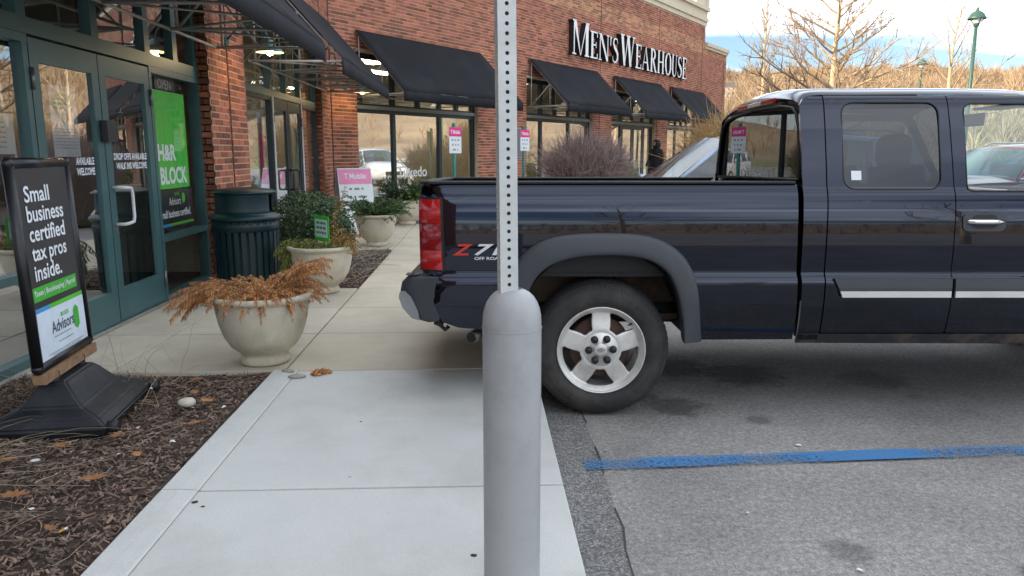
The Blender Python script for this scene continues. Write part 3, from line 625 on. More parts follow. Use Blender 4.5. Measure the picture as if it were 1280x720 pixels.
def glyph(c):
    g = []
    if c == 'M':
        g = [stroke((.14, 0), (.14, 1), TN), stroke((.5, 0), (.17, 1), .03, TK), stroke((.5, 0), (.83, 1), .03, TN), stroke((.86, 0), (.86, 1), TK), box2(.03, .25, 0, SF), box2(.73, .99, 0, SF), box2(.04, .2, 1 - SF, 1), box2(.8, .98, 1 - SF, 1)]
    elif c == 'E':
        g = [stroke((.2, 0), (.2, 1), TK), box2(.05, .62, 0, TN), box2(.05, .6, 1 - TN, 1), box2(.2, .5, .48, .48 + TN), box2(.58, .63, 0, .2), box2(.56, .61, .8, 1), box2(.47, .51, .4, .62)]
    elif c == 'N':
        g = [stroke((.15, 0), (.15, 1), TN), stroke((.72, 0), (.18, 1), TK * .8, TK), stroke((.74, 0), (.74, 1), TN), box2(.04, .27, 0, SF), box2(.04, .24, 1 - SF, 1), box2(.62, .86, 1 - SF, 1)]
    elif c == "'":
        g = [[(.08, .62), (.13, .62), (.22, 1), (.06, 1)]]
    elif c == 'S':
        P_ = [(.56, .78), (.5, .93), (.34, .97), (.18, .9), (.15, .74), (.26, .6), (.42, .5), (.54, .38), (.54, .2), (.42, .06), (.26, .03), (.12, .1), (.08, .26)]
        g = ribbon(P_, [.03, .05, .06, .09, .12, .15, .16, .15, .12, .09, .06, .05, .03])
    elif c == 'W':
        g = [stroke((.3, 0), (.12, 1), TK * .8, TK), stroke((.3, 0), (.5, .98), .03, TN), stroke((.7, 0), (.52, 1), TK * .8, TK), stroke((.7, 0), (.9, 1), .03, TN), box2(0, .26, 1 - SF, 1), box2(.4, .66, 1 - SF, 1), box2(.8, 1.0, 1 - SF, 1)]
    elif c == 'A':
        g = [stroke((.12, 0), (.44, 1), TN, .03), stroke((.7, 0), (.42, 1), TK, .05), box2(.22, .56, .3, .3 + TN), box2(.02, .23, 0, SF), box2(.57, .83, 0, SF)]
    elif c == 'R':
        P_, W_ = arc(.28, .755, .27, .22, 90, -90, 10, lambda a: .05 + .1 * abs(math.cos(a)))
        g = [stroke((.2, 0), (.2, 1), TK)] + ribbon(P_, W_) + [stroke((.68, 0), (.36, .53), TK), box2(.05, .36, 0, SF), box2(.05, .3, 1 - TN, 1), box2(.57, .8, 0, SF)]
    elif c == 'H':
        g = [stroke((.2, 0), (.2, 1), TK), stroke((.72, 0), (.72, 1), TK), box2(.2, .72, .48, .48 + TN), box2(.06, .34, 0, SF), box2(.58, .86, 0, SF), box2(.06, .34, 1 - SF, 1), box2(.58, .86, 1 - SF, 1)]
    elif c == 'O':
        P_, W_ = arc(.42, .5, .32, .48, 0, 360, 28, lambda a: .05 + .12 * abs(math.cos(a)) ** 1.3); g = ribbon(P_, W_)
    elif c == 'U':
        P_, W_ = arc(.44, .27, .25, .25, 180, 360, 12, lambda a: .055 + .1 * max(0, -math.cos(a)))
        g = [stroke((.19, .27), (.19, 1), TK), stroke((.69, .27), (.69, 1), TN)] + ribbon(P_, W_) + [box2(.05, .33, 1 - SF, 1), box2(.58, .8, 1 - SF, 1)]
    return g
GW = {'M': 1.0, 'E': .66, 'N': .88, "'": .28, 'S': .64, 'W': 1.0, 'A': .84, 'R': .8, 'H': .92, 'O': .84, 'U': .84}
sgn = thing('wall_sign', tuple(BEND + DM * 14.1 + NM * .01 + Vector((0, 0, 4.21))), 0, 'raised white serif letters with black sides spelling a shop name on the brick wall', 'sign')
so = sgn.location
LET = [('M', 9.14, 10.26, 0.94), ('E', 10.26, 10.81, 0.77), ('N', 10.81, 11.61, 0.77), ("'", 11.61, 11.76, 0.77), ('S', 11.76, 12.25, 0.77), ('W', 12.37, 13.54, 0.94), ('E', 13.54, 14.07, 0.77), ('A', 14.07, 14.78, 0.77), ('R', 14.78, 15.43, 0.77), ('H', 15.43, 16.15, 0.77), ('O', 16.15, 16.81, 0.77), ('U', 16.81, 17.38, 0.77), ('S', 17.38, 17.89, 0.77), ('E', 17.89, 18.4, 0.77)]
for c, a, b, h in LET:
    m = MB(); sx = (b - a) * .97 / GW[c]
    for k, poly in enumerate(glyph(c)):
        d0, d1 = .02, .17 + .0012 * (k % 9)
        n = len(poly); v0 = [DM * (a + x * sx) + NM * d0 + Vector((0, 0, 4.21 + y * h)) + BEND - so for x, y in poly]; v1 = [p + NM * (d1 - d0) for p in v0]
        m.cm = 1; m.add(v0 + v1, [tuple(range(n))[::-1]] + [(i, (i + 1) % n, (i + 1) % n + n, i + n) for i in range(n)])
        m.cm = 0; m.add(v1, [tuple(range(n))])
    m.build('letter', [LW, LBK], sgn, fix=False)

# ================================================================== THINGS ON THE GLASS
GREENP = M('poster_green', (0.05, 0.50, 0.035), 0.5, var=.04); WHT = M('print_white', (0.78, 0.80, 0.82), 0.5, var=.03); INK = M('print_black', (0.018, 0.018, 0.02), 0.5); PAPER = M('paper_white', (0.70, 0.74, 0.74), 0.6, var=.05)
LIME = M('print_lime', (0.10, 0.50, 0.03), .5); SKYB = M('print_blue', (0.05, 0.30, 0.62), .5); PINK = M('print_pink', (0.72, 0.02, 0.22), .5, var=.05); GREYI = M('print_grey', (.25, .26, .27), .6)
UP = (0, 0, 1); YD = (0, 1, 0)
def poster(name, y0, y1, z0, z1, mat, label, x=XS - .042, cat='poster'):
    t = thing(name, (x, (y0 + y1) / 2, z0), 0, label, cat); h = (y1 - y0) / 2
    m = MB(); m.box(-.003, 0, -h, h, 0, z1 - z0); m.build('sheet', mat, t)
    t['o'] = 0; del t['o']; return t
def ptext(t, body, y0, z0, w=None, h=None, mat=WHT, x=.0015, **k):
    l = t.location; return put_text('lettering', body, mat, t, (x, y0 - l.y, z0 - l.z), YD, UP, w, h, **k)
def dashes(t, mat, rows, x=.0012, seed=1):
    # lines of print too small to read
    l = t.location; m = MB(); rr = random.Random(seed)
    for y0, z0, w_, h in rows:
        y = y0
        while y < y0 + w_:
            e = min(y + h * rr.uniform(1.2, 4.5), y0 + w_); m.quad((x, y - l.y, z0 - l.z), (x, e - l.y, z0 - l.z), (x, e - l.y, z0 - l.z + h), (x, y - l.y, z0 - l.z + h)); y = e + h * .8
    meta(m.build('small_print', mat, t, fix=False), kind='stuff')
t = poster('window_poster', 7.05, 7.93, 1.14, 2.045, GREENP, 'bright green window poster with white tax office lettering')
ptext(t, 'H&R', 7.21, 1.40, .42, .155, bold=.035); ptext(t, 'BLOCK', 7.23, 1.18, .64, .165, bold=.035)
t = poster('window_poster', 7.05, 7.97, .755, 1.125, M('decal_dark', (0.02, 0.022, 0.028), .4), 'dark window panel with small white slogan below the green poster')
ptext(t, 'Advisors', 7.38, .98, .28, .075); ptext(t, 'BLOCK', 7.52, 1.07, .12, .03, mat=LIME, bold=.03); ptext(t, 'Small business certified.', 7.16, .865, .74, .075, bold=.02)
m = MB(); lc = t.location; m.box(.0005, .0015, 7.05 - lc.y, 7.40 - lc.y, .03, .055); m.build('stripe', SKYB, t)
m = MB(); m.box(.0005, .0015, 7.40 - lc.y, 7.97 - lc.y, .03, .055); m.build('stripe', LIME, t)
m = MB(); m.prism([(7.70 - lc.y + a, .285 + b) for a, b in ((0, -.035), (.035, -.055), (.07, -.03), (.07, .03), (.035, .055), (0, .03))], .0005, .0015, axis='x'); m.build('emblem', LIME, t)
t = poster('open_sign', 7.27, 7.72, 2.055, 2.20, M('neon_backing', (0.02, 0.022, 0.025), .4), 'unlit outlined open sign hanging above the green poster', x=XS - .045, cat='sign')
l = t.location
ptext(t, 'OPEN', 7.33, 2.065, .30, .085, mat=M('neon_tube_off', (.42, .44, .46), .4))
# sheets on the doors and the left window
t = poster('notice', 5.47, 5.82, 1.45, 1.94, PAPER, 'white printed notice taped inside the left glass door', x=XS - .03, cat='notice')
dashes(t, LIME, [(5.51, zz, w_, .016) for w_, zz in ((.18, 1.87), (.22, 1.84), (.2, 1.81), (.15, 1.78))]); dashes(t, GREYI, [(5.49, 1.64 - k * .022, .30, .006) for k in range(7)])
m = MB(); m.lathe([(.028, 0), (.036, 0), (.036, .001), (.028, .001), (.028, 0)], 20, (0, 0, 0)); q = m.build('emblem', LIME, t); q.rotation_euler = (0, R(90), 0); q.location = (.001, 0, .27)
t = poster('notice', 4.53, 5.05, 1.40, 1.72, PAPER, 'white printed sheet taped inside the window left of the doors', cat='notice')
dashes(t, GREYI, [(4.60, 1.66 - k * .03, .36, .009) for k in range(6)])
m = MB(); m.box(.0006, .0014, 4.55 - t.location.y, 5.03 - t.location.y, .02, .07); m.build('stripe', INK, t)
t = poster('sticker', 4.86, 4.97, 1.76, 1.93, PAPER, 'small white sticker above the sheet in the left window', cat='sticker')
dashes(t, GREYI, [(4.885, 1.86, .06, .03), (4.885, 1.79, .06, .03)])
def dtext(door_, body, y0, z0, w, h, bold=.03):
    return put_text('lettering', body, WHT, door_, Vector((XS - .0085 + .02, y0, z0)) - BO, YD, UP, w, h, bold=bold)
dtext(dr, 'DROP OFFS AVAILABLE', 6.24, 1.42, .60, .055); dtext(dr, 'WALK INS WELCOME', 6.27, 1.345, .56, .055)
dtext(dl, 'AVAILABLE', 5.66, 1.39, .26, .055); dtext(dl, 'WELCOME', 5.66, 1.315, .26, .055)
# second shop
t = poster('window_sign', 10.52, 10.78, 1.28, 1.72, PINK, 'vertical hot pink sign in the glass beside the double doors', cat='sign')
t = poster('window_poster', 10.2, 10.9, .5, 1.12, M('poster_pale', (.55, .62, .7), .5), 'pale white poster low in the glass behind the waste bin')
t = poster('sticker', 10.45, 10.62, 1.86, 2.0, WHT, 'small white sticker above the pink window sign', cat='sticker')
def mposter(name, s0, s1, z0, z1, mat, label, cat='poster', n=-.19):
    p = BEND + DM * ((s0 + s1) / 2) + NM * n; t = thing(name, (p.x, p.y, z0), 0, label, cat); h = (s1 - s0) / 2
    m = MB(); m.fbox((0, 0, 0), DM, NM, -h, h, -.004, 0, 0, z1 - z0); m.build('sheet', mat, t); return t
mposter('display_panel', 1.05, 1.7, .5, 1.45, M('panel_pale_blue', (.55, .62, .75), .6), 'pale blue display panel standing inside the wide shop window', 'panel', -.5)
t = mposter('display_panel', 2.05, 2.95, .55, 1.85, M('panel_beige', (.52, .50, .42), .7), 'beige mannequin display board inside the wide shop window', 'panel', -.6)
t = mposter('window_poster', .80, 1.06, 2.42, 2.80, M('portrait_dark', (.03, .02, .018), .5), 'small dark portrait poster above the wide shop window')
m = MB(); m.lathe([(.001, -.1), (.05, -.09), (.075, -.03), (.078, .03), (.06, .085), (.001, .1)], 14); q = m.build('portrait_head', M('portrait_skin', (.35, .13, .06), .6), t); q.location = (NM.x * .012, NM.y * .012, .2); q.scale = (.9, .12, 1)
q.rotation_euler = (0, 0, math.atan2(DM.y, DM.x))
p0 = BEND + DM * 2.0 + NM * (-.138)
tx = thing('window_lettering', (p0.x, p0.y, .92), 0, 'white rental lettering on the wide shop window behind the planters', 'lettering')
put_text('lettering', 'Tuxedo', WHT, tx, (0, 0, .03), DM, UP, .98, .22, bold=.01); put_text('lettering', 'RENTAL', WHT, tx, DM * .72 + Vector((0, 0, -.12)), DM, UP, .40, .06, bold=.03)
pp = BEND + DM * 6.45 + NM * .02
t = thing('wall_plaque', (pp.x, pp.y, 1.35), 0, 'grey plaque fixed to the brick pier behind the pink sign post', 'plaque')
m = MB(); m.fbox((0, 0, 0), DM, NM, -.22, .22, 0, .03, 0, .72); m.build('panel', M('plaque_grey', (.16, .16, .17), .5), t)
m = MB(); m.fbox((0, 0, 0), DM, NM, -.25, .25, -.012, .015, -.03, .75); m.build('rim', ALU, t)

# ================================================================== GOOSENECK LAMPS
SHADE = M('lamp_shade_green', (0.02, 0.11, 0.11), .35); BULB = M('lamp_bulb', (1, .9, .6), .4, emit=(1, .66, .18), estr=5)
def wall_lamp(p, nrm, reach, label):
    t = thing('wall_lamp', p, 0, label, 'lamp', 'lamps under the awnings'); n = Vector(nrm)
    m = MB(); m.tube([tuple(-n * reach + Vector((0, 0, .12))), tuple(-n * reach * .7 + Vector((0, 0, .26))), tuple(-n * reach * .3 + Vector((0, 0, .30))), tuple(-n * .05 + Vector((0, 0, .24))), (0, 0, .12)], .012, 8); m.build('arm', SHADE, t)
    m = MB(); m.tube([tuple(-n * reach + Vector((0, 0, .12))), tuple(-n * (reach - .02) + Vector((0, 0, .12)))], .06, 14); m.build('wall_plate', SHADE, t)
    m = MB(); m.lathe([(.015, .14), (.05, .12), (.07, .07), (.155, .012), (.165, 0), (.158, 0), (.06, .065), (.012, .1)], 24); m.build('lamp_shade', SHADE, t)
    m = MB(); m.lathe([(.001, -.035), (.03, -.022), (.04, .01), (.03, .05), (.012, .08)], 14); m.build('bulb', BULB, t)
    m = MB(); m.lathe([(.150, .004), (.06, .058), (.012, .09)], 24); m.build('shade_lining', M('lamp_lining', (.75, .70, .52), .5), t)
    ld = bpy.data.lights.new('lamp_glow', 'POINT'); ld.energy = 1.0; ld.color = (1, .75, .4); ld.shadow_soft_size = .05
    lo = bpy.data.objects.new('lamp_glow', ld); COL.objects.link(lo); lo.parent = t; lo.location = (0, 0, -.07)
wall_lamp((-2.30, 8.80, 2.56), (1, 0, 0), .475, 'lit green gooseneck lamp on the brick pier behind the waste bin')
pz = BEND + DM * .38 + NM * .45
wall_lamp((pz.x, pz.y, 2.58), NM, .447, 'lit green gooseneck lamp at the bend of the brick wall')
# ================================================================== PICKUP TRUCK (local: x forward, y away from the camera side, z up)
PAINT = M('truck_navy_paint', (0.0045, 0.0085, 0.022), 0.06, var=.05, vs=2, spec=.2, metal=.85, coat=.75, cior=1.55)
def dusty(m):
    # road dust and splash specks low on the body
    t = m.node_tree; b = t.nodes['Principled BSDF']; col = b.inputs['Base Color'].links[0].from_socket; tcn = t.nodes.new('ShaderNodeTexCoord'); sp_ = t.nodes.new('ShaderNodeSeparateXYZ'); t.links.new(tcn.outputs['Object'], sp_.inputs[0])
    hz = t.nodes.new('ShaderNodeMapRange'); hz.inputs['From Min'].default_value = .42; hz.inputs['From Max'].default_value = .85; hz.inputs['To Min'].default_value = 1; hz.inputs['To Max'].default_value = .05; t.links.new(sp_.outputs[2], hz.inputs['Value'])
    n1 = t.nodes.new('ShaderNodeTexNoise'); n1.inputs['Scale'].default_value = 5; n1.inputs['Detail'].default_value = 8; n1.inputs['Roughness'].default_value = .7; t.links.new(tcn.outputs['Object'], n1.inputs['Vector'])
    n2 = t.nodes.new('ShaderNodeTexNoise'); n2.inputs['Scale'].default_value = 95; n2.inputs['Detail'].default_value = 2; t.links.new(tcn.outputs['Object'], n2.inputs['Vector'])
    r1 = t.nodes.new('ShaderNodeMapRange'); r1.inputs['From Min'].default_value = .35; r1.inputs['From Max'].default_value = .75; r1.inputs['To Max'].default_value = .10; t.links.new(n1.outputs['Fac'], r1.inputs['Value'])
    r2_ = t.nodes.new('ShaderNodeMapRange'); r2_.inputs['From Min'].default_value = .66; r2_.inputs['From Max'].default_value = .72; r2_.inputs['To Max'].default_value = .5; t.links.new(n2.outputs['Fac'], r2_.inputs['Value'])
    ad_ = t.nodes.new('ShaderNodeMath'); ad_.operation = 'ADD'; t.links.new(r1.outputs[0], ad_.inputs[0]); t.links.new(r2_.outputs[0], ad_.inputs[1])
    mu = t.nodes.new('ShaderNodeMath'); mu.operation = 'MULTIPLY'; t.links.new(ad_.outputs[0], mu.inputs[0]); t.links.new(hz.outputs[0], mu.inputs[1])
    mx = t.nodes.new('ShaderNodeMix'); mx.data_type = 'RGBA'; t.links.new(mu.outputs[0], mx.inputs['Factor']); t.links.new(col, mx.inputs['A']); mx.inputs['B'].default_value = (.16, .145, .125, 1); t.links.new(mx.outputs['Result'], b.inputs['Base Color'])
    cr = t.nodes.new('ShaderNodeMapRange'); cr.inputs['To Min'].default_value = .015; cr.inputs['To Max'].default_value = .5; t.links.new(mu.outputs[0], cr.inputs['Value']); t.links.new(cr.outputs[0], b.inputs['Coat Roughness'])
dusty(PAINT)
PLAS = M('flare_plastic', (0.042, 0.047, 0.055), 0.5, var=.1, vs=5, bump=.1, bs=300); BLK = M('truck_black', (0.008, 0.008, 0.009), .55, var=.1)
CHROME = M('chrome', (0.78, 0.78, 0.77), .12, metal=1.0, var=.03); TGLASS = glass('truck_privacy_glass', (0.065, 0.08, 0.11), 1.5, .02, gain=1.0); FGLASS = glass('truck_door_glass', (0.72, 0.86, 0.84), 1.5, .05, gain=1.0)
TLW = 1.98; LEAN = 0.02
trk = thing('pickup_truck', tuple(at_cam(0, 4.08)), -YAW, 'dark navy extended cab pickup truck with grey wheel flares backed over the sidewalk', 'truck')
_z = np.linspace(.3, 2.0, 3401)
_pz = [.30, .40, .44, .50, .58, .66, .74, .785, .803, .826, .836, .90, .98, 1.05, 1.12, 1.18, 1.23, 1.265, 1.29, 1.45, 1.62, 1.74, 1.78, 1.80, 1.9]
_pv = [.14, .075, .055, .030, .012, .002, .000, .002, .006, .026, .0275, .0265, .027, .0295, .034, .041, .050, .060, .076, .118, .166, .206, .226, .246, .35]
_bv = np.array(_pv); _bz = np.array(_pz)
def _smooth(y, s):
    k = np.exp(-np.linspace(-3, 3, 2 * s + 1) ** 2 * .5 * 1.0); k /= k.sum(); yy = np.concatenate([np.full(s, y[0]), y, np.full(s, y[-1])]); return np.convolve(yy, k, 'valid')
VC = _smooth(np.interp(_z, _bz, _bv), 16)
_bed = np.interp(_z, _bz[_bz < 1.28].tolist() + [1.30, 1.318, 1.33], _bv[_bz < 1.28].tolist() + [.078, .098, .125]); VB = _smooth(_bed, 14)
def v_cab(u, z): return float(np.interp(z, _z, VC))
def v_bed(u, z):
    v = float(np.interp(z, _z, VB)); 
    if u < -.36: v += ((-.36 - u) / .14) ** 2.2 * .06
    return v
def v_front(u, z):
    v = v_bed(u, z) * 1.0
    if u > 4.5: v += ((u - 4.5) / .55) ** 2 * .18
    return v
def panel(name, outer, holes, fv, mat, parent, du=.09, dz=.022, off=0.0, flange=.02, mirror=False, lean=True):
    bm = bmesh.new(); loops = [outer] + list(holes); ed = []
    for lp in loops:
        vs = [bm.verts.new((p[0], 0, p[1])) for p in lp]
        for i in range(len(vs)): ed.append(bm.edges.new((vs[i], vs[(i + 1) % len(vs)])))
    bmesh.ops.triangle_fill(bm, use_beauty=True, use_dissolve=False, edges=ed)
    us = [p[0] for p in outer]; zs = [p[1] for p in outer]
    def cuts(a, b, st): return np.arange(a + st * .5, b, st)
    for c in cuts(min(zs), max(zs), dz): bmesh.ops.bisect_plane(bm, geom=bm.verts[:] + bm.edges[:] + bm.faces[:], plane_co=(0, 0, c), plane_no=(0, 0, 1), dist=1e-6)
    for c in cuts(min(us), max(us), du): bmesh.ops.bisect_plane(bm, geom=bm.verts[:] + bm.edges[:] + bm.faces[:], plane_co=(c, 0, 0), plane_no=(1, 0, 0), dist=1e-6)
    for f in bm.faces:
        if f.normal.y > 0: f.normal_flip()
    bm.verts.index_update()
    V = []; Nn = []
    for v in bm.verts:
        u, z = v.co.x, v.co.z; e = .004
        y = fv(u, z) + off; vz = (fv(u, z + e) - fv(u, z - e)) / (2 * e); vu = (fv(u + e, z) - fv(u - e, z)) / (2 * e)
        n = Vector((vu, -1, vz)).normalized(); V.append([u, y, z]); Nn.append([n.x, n.y, n.z])
    F = [[v.index for v in f.verts] for f in bm.faces]
    nb = len(V)
    if flange:
        bd = [e for e in bm.edges if len(e.link_faces) == 1]
        for e in bd:
            f = e.link_faces[0]; lo = [l for l in f.loops if l.edge == e][0]; a, b = lo.vert.index, lo.link_loop_next.vert.index
            k = len(V); V += [V[b][:], V[a][:], [V[a][0], V[a][1] + flange, V[a][2]], [V[b][0], V[b][1] + flange, V[b][2]]]; Nn += [[0, 0, 0]] * 4; F.append([k, k + 1, k + 2, k + 3])
    bm.free()
    if mirror:
        for p in V: p[1] = TLW - p[1]
        Nn = [[n[0], -n[1], n[2]] for n in Nn]; F = [f[::-1] for f in F]
    if lean:
        for p in V: p[2] -= LEAN * p[1]
    me = bpy.data.meshes.new(name); me.from_pydata(V, [], F); me.update()
    me.polygons.foreach_set('use_smooth', [True] * len(F))
    me.normals_split_custom_set_from_vertices(Nn)
    return link(name, me, parent, mat)
class TB(MB):     # truck builder applying the body lean
    def build(s, name, mat, parent=None, fix=True, lean=True):
        if lean: s.v = [(p[0], p[1], p[2] - LEAN * p[1]) for p in s.v]
        return MB.build(s, name, mat, parent if parent is not None else trk, fix)
def rrect(u0, u1, z0, z1, r, n=5, skew=0.0):
    pts = []
    for cx, cz, a in ((u1 - r, z0 + r, -90), (u1 - r, z1 - r, 0), (u0 + r, z1 - r, 90), (u0 + r, z0 + r, 180)):
        for i in range(n + 1):
            t = R(a + 90 * i / n); z = cz + r * math.sin(t); pts.append((cx + r * math.cos(t) + skew * (z - z0), z))
    return pts
fl_in = [(.045, .50), (.06, .62), (.096, .768), (.17, .86), (.27, .909), (.40, .932), (.535, .936), (.66, .928), (.745, .909), (.82, .865), (.87, .812), (.91, .70), (.935, .57), (.946, .448)]
fl_out = [(-.085, .49), (-.06, .66), (-.01, .85), (.07, .965), (.19, 1.03), (.329, 1.052), (.55, 1.055), (.70, 1.048), (.80, 1.022), (.885, .975), (.949, .914), (1.0, .82), (1.03, .70), (1.061, .445)]
fl_mid = [((a[0] * .6 + b[0] * .4), (a[1] * .6 + b[1] * .4)) for a, b in zip(fl_in, fl_out)]
WHU = (0.5, 4.145)      # wheel centres
def side(mir):
    S = trk
    bed = [(-.405, .60), (-.385, .56), (-.30, .527), (-.164, .515), (-.02, .50)] + fl_mid + [(1.0, .452), (1.563, .455), (1.556, .8), (1.55, 1.05), (1.548, 1.318), (.6, 1.318), (-.44, 1.318), (-.475, 1.312), (-.497, 1.29), (-.502, 1.24), (-.495, 1.0), (-.488, .83), (-.46, .81), (-.44, .70)]
    b = panel('bed_side', bed, [], v_bed, PAINT, S, mirror=mir)
    # wheel flare
    m = TB(); sec = [(0.0, .004), (.05, -.012), (.16, -.024), (.55, -.031), (.85, -.032), (.97, -.027), (1.0, -.018), (1.0, .06)]
    def ff(i, j):
        a, c = fl_out[i], fl_in[i]; t, o = sec[j]; u = a[0] * (1 - t) + c[0] * t; z = a[1] * (1 - t) + c[1] * t
        y = v_bed(a[0], min(a[1], .78)) * (1 - t) + o + (.01 if a[1] > .83 else 0) * (1 - t); return (u, TLW - y if mir else y, z)
    base = len(m.v); n1, n2 = len(fl_out), len(sec)
    for i in range(n1):
        for j in range(n2): m.v.append(ff(i, j))
    for i in range(n1 - 1):
        for j in range(n2 - 1): m.face([base + i * n2 + j, base + (i + 1) * n2 + j, base + (i + 1) * n2 + j + 1, base + i * n2 + j + 1], True)
    q = m.build('wheel_flare', PLAS); md = q.modifiers.new('round', 'SUBSURF'); md.levels = 2; md.render_levels = 2
    panel('cab_corner', [(1.588, .452), (1.703, .452), (1.704, .82), (1.706, 1.27), (1.709, 1.79), (1.64, 1.79), (1.60, 1.775), (1.578, 1.74), (1.578, 1.27), (1.580, .83)], [], v_cab, PAINT, S, mirror=mir)
    dw = rrect(1.80, 2.333, 1.285, 1.757, .065, skew=.012)
    d1 = panel('rear_door', [(1.711, .505), (1.72, .495), (2.39, .495), (2.398, .505), (2.399, .82), (2.397, 1.27), (2.39, 1.795), (1.716, 1.795), (1.713, 1.27)], [dw], v_cab, PAINT, S, mirror=mir)
    panel('window', rrect(1.803, 2.330, 1.288, 1.754, .063, skew=.012), [], v_cab, TGLASS, d1, mirror=mir, off=.006, flange=0)
    fw = [(2.50, 1.275), (3.22, 1.275), (3.27, 1.30), (3.26, 1.34), (2.98, 1.72), (2.93, 1.75), (2.51, 1.75), (2.482, 1.73), (2.475, 1.70), (2.470, 1.31), (2.476, 1.285)]
    d2 = panel('front_door', [(2.404, .505), (2.412, .495), (3.38, .495), (3.39, .52), (3.40, .82), (3.40, 1.24), (3.34, 1.30), (3.02, 1.75), (2.97, 1.795), (2.396, 1.795), (2.403, 1.27)], [fw], v_cab, PAINT, S, mirror=mir)
    panel('window', [(c[0] * .998 + .005, c[1] * .998 + .003) for c in fw], [], v_cab, FGLASS, d2, mirror=mir, off=.008, flange=0)
    # gasket round the front window
    m = TB(); pr = fw + [fw[0]]; m.tube([(a, (TLW - v_cab(a, b) - .002) if mir else v_cab(a, b) + .002, b) for a, b in pr], .006, 6, caps=False); q = m.build('gasket', BLK, d2)
    m = TB(); pr = dw + [dw[0]]; m.tube([(a, (TLW - v_cab(a, b) - .001) if mir else v_cab(a, b) + .001, b) for a, b in pr], .0045, 6, caps=False); m.build('gasket', BLK, d1)
    # side mouldings: grey body with a bright lower strip
    for (u0, u1, sl, dd) in ((1.752, 2.392, .05, d1), (2.41, 3.36, 0, d2)):
        panel('moulding', [(u0 + sl, .703), (u1, .703), (u1, .806), (u0, .806)], [], lambda u, z: -.018 + .006 * abs(z - .755) / .05, PLAS, dd, mirror=mir, flange=.03)
        panel('bright_strip', [(u0 + sl * .9, .7045), (u1 - .006, .7045), (u1 - .006, .738), (u0 + sl * .62, .738)], [], lambda u, z: -.025, M('moulding_silver', (.72, .72, .68), .3, metal=.3), dd, mirror=mir, flange=.012)
    # handle
    panel('handle_bezel', rrect(2.440, 2.672, 1.062, 1.160, .03), [], v_cab, PLAS, d2, mirror=mir, off=-.006, flange=.02)
    panel('handle_cup', rrect(2.485, 2.628, 1.075, 1.15, .034), [], v_cab, BLK, d2, mirror=mir, off=-.0085, flange=.004)
    m = TB(); yy = [(.018, 2.462), (-.012, 2.475), (-.02, 2.52), (-.02, 2.60), (-.012, 2.642), (.018, 2.655)]
    m.tube([(u, (TLW - (v_cab(2.5, 1.11) + o)) if mir else v_cab(2.5, 1.11) + o, 1.112) for o, u in yy], [.012, .014, .0145, .0145, .014, .012], 10); m.build('handle', CHROME, d2)
    # rocker and lower bed edge
    panel('rocker', [(1.59, .432), (3.42, .425), (3.42, .489), (1.59, .489)], [], v_cab, M('rocker_dirty', (.02, .021, .024), .5, var=.2, dirt=(.16, .11, .075), ds=5, damt=.9), S, mirror=mir)
    # front fender
    ar = [(WHU[1] + .50 * math.cos(R(a)), .42 + .52 * math.sin(R(a))) for a in range(176, 3, -8)]
    panel('front_fender', [(3.407, .495)] + [(3.60, .47)] + ar + [(4.72, .45), (4.98, .56), (5.0, .95), (4.98, 1.10), (4.6, 1.17), (3.9, 1.22), (3.42, 1.245), (3.407, .83)], [], v_front, PAINT, S, mirror=mir)
    arch(mir, 0); arch(mir, 1)
    # tail lamp: housing and three lens sections
    tl = [(-.506, .846), (-.372, .846), (-.384, 1.236), (-.510, 1.236)]
    h = panel('tail_lamp', [(-.508, .842), (-.364, .842), (-.376, 1.243), (-.512, 1.243)], [], v_bed, BLK, S, mirror=mir, off=-.006, flange=.03, du=.03)
    RED = M('lens_red', (.24, .004, .007), .12, coat=.8, var=.15, vs=18); RED2 = M('lens_red_bright', (.42, .008, .010), .12, coat=.8, var=.1, vs=25)
    def xl(z, t): return (-.506 - .004 * (z - .846) / .39) * (1 - t) + (-.374 - .011 * (z - .846) / .39) * t
    for (z0, z1, mt, bul) in ((.850, .955, RED2, .012), (.958, 1.10, RED, .02), (1.103, 1.232, RED2, .015)):
        panel('lens', [(xl(z0, .02), z0), (xl(z0, .97), z0), (xl(z1, .97), z1), (xl(z1, .02), z1)], [], lambda u, z, z0=z0, z1=z1, bul=bul: v_bed(u, z) - .008 - bul * math.sin(math.pi * min(max((z - z0) / (z1 - z0), 0), 1)) * .6, mt, h, mirror=mir, flange=.012, du=.02)
def arch(mir, k):
    u0, zc = WHU[k], .42; m = TB(); rr = .505 if k == 0 else .50
    for (a0, a1) in ((0.06, .62),):
        m.grid(lambda s, t: (u0 + rr * math.cos(R(2 + 178 * s)), (TLW - (a0 + (a1 - a0) * t)) if mir else a0 + (a1 - a0) * t, zc + .54 * math.sin(R(2 + 178 * s))), 20, 3)
    m.build('wheel_liner', BLK)
side(False); side(True)
# decal
ZR = M('decal_red', (.55, .03, .015), .4); ZS = M('decal_silver', (.66, .67, .69), .35)
def decal(body, mat, u, z, w, h, shear=.28):
    o = put_text('decal', body, mat, trk, (u, 0, z), (1, 0, 0), UP, w, h, bold=.025, shear=shear)
    for v in o.data.vertices: v.co.y = v_bed(v.co.x, v.co.z) - .0035; v.co.z -= LEAN * v.co.y
decal('Z', ZR, -.325, .930, .115, .062, .30); decal('71', ZS, -.205, .930, .155, .062, .30); decal('OFF ROAD', ZS, -.205, .905, .155, .017, .0)
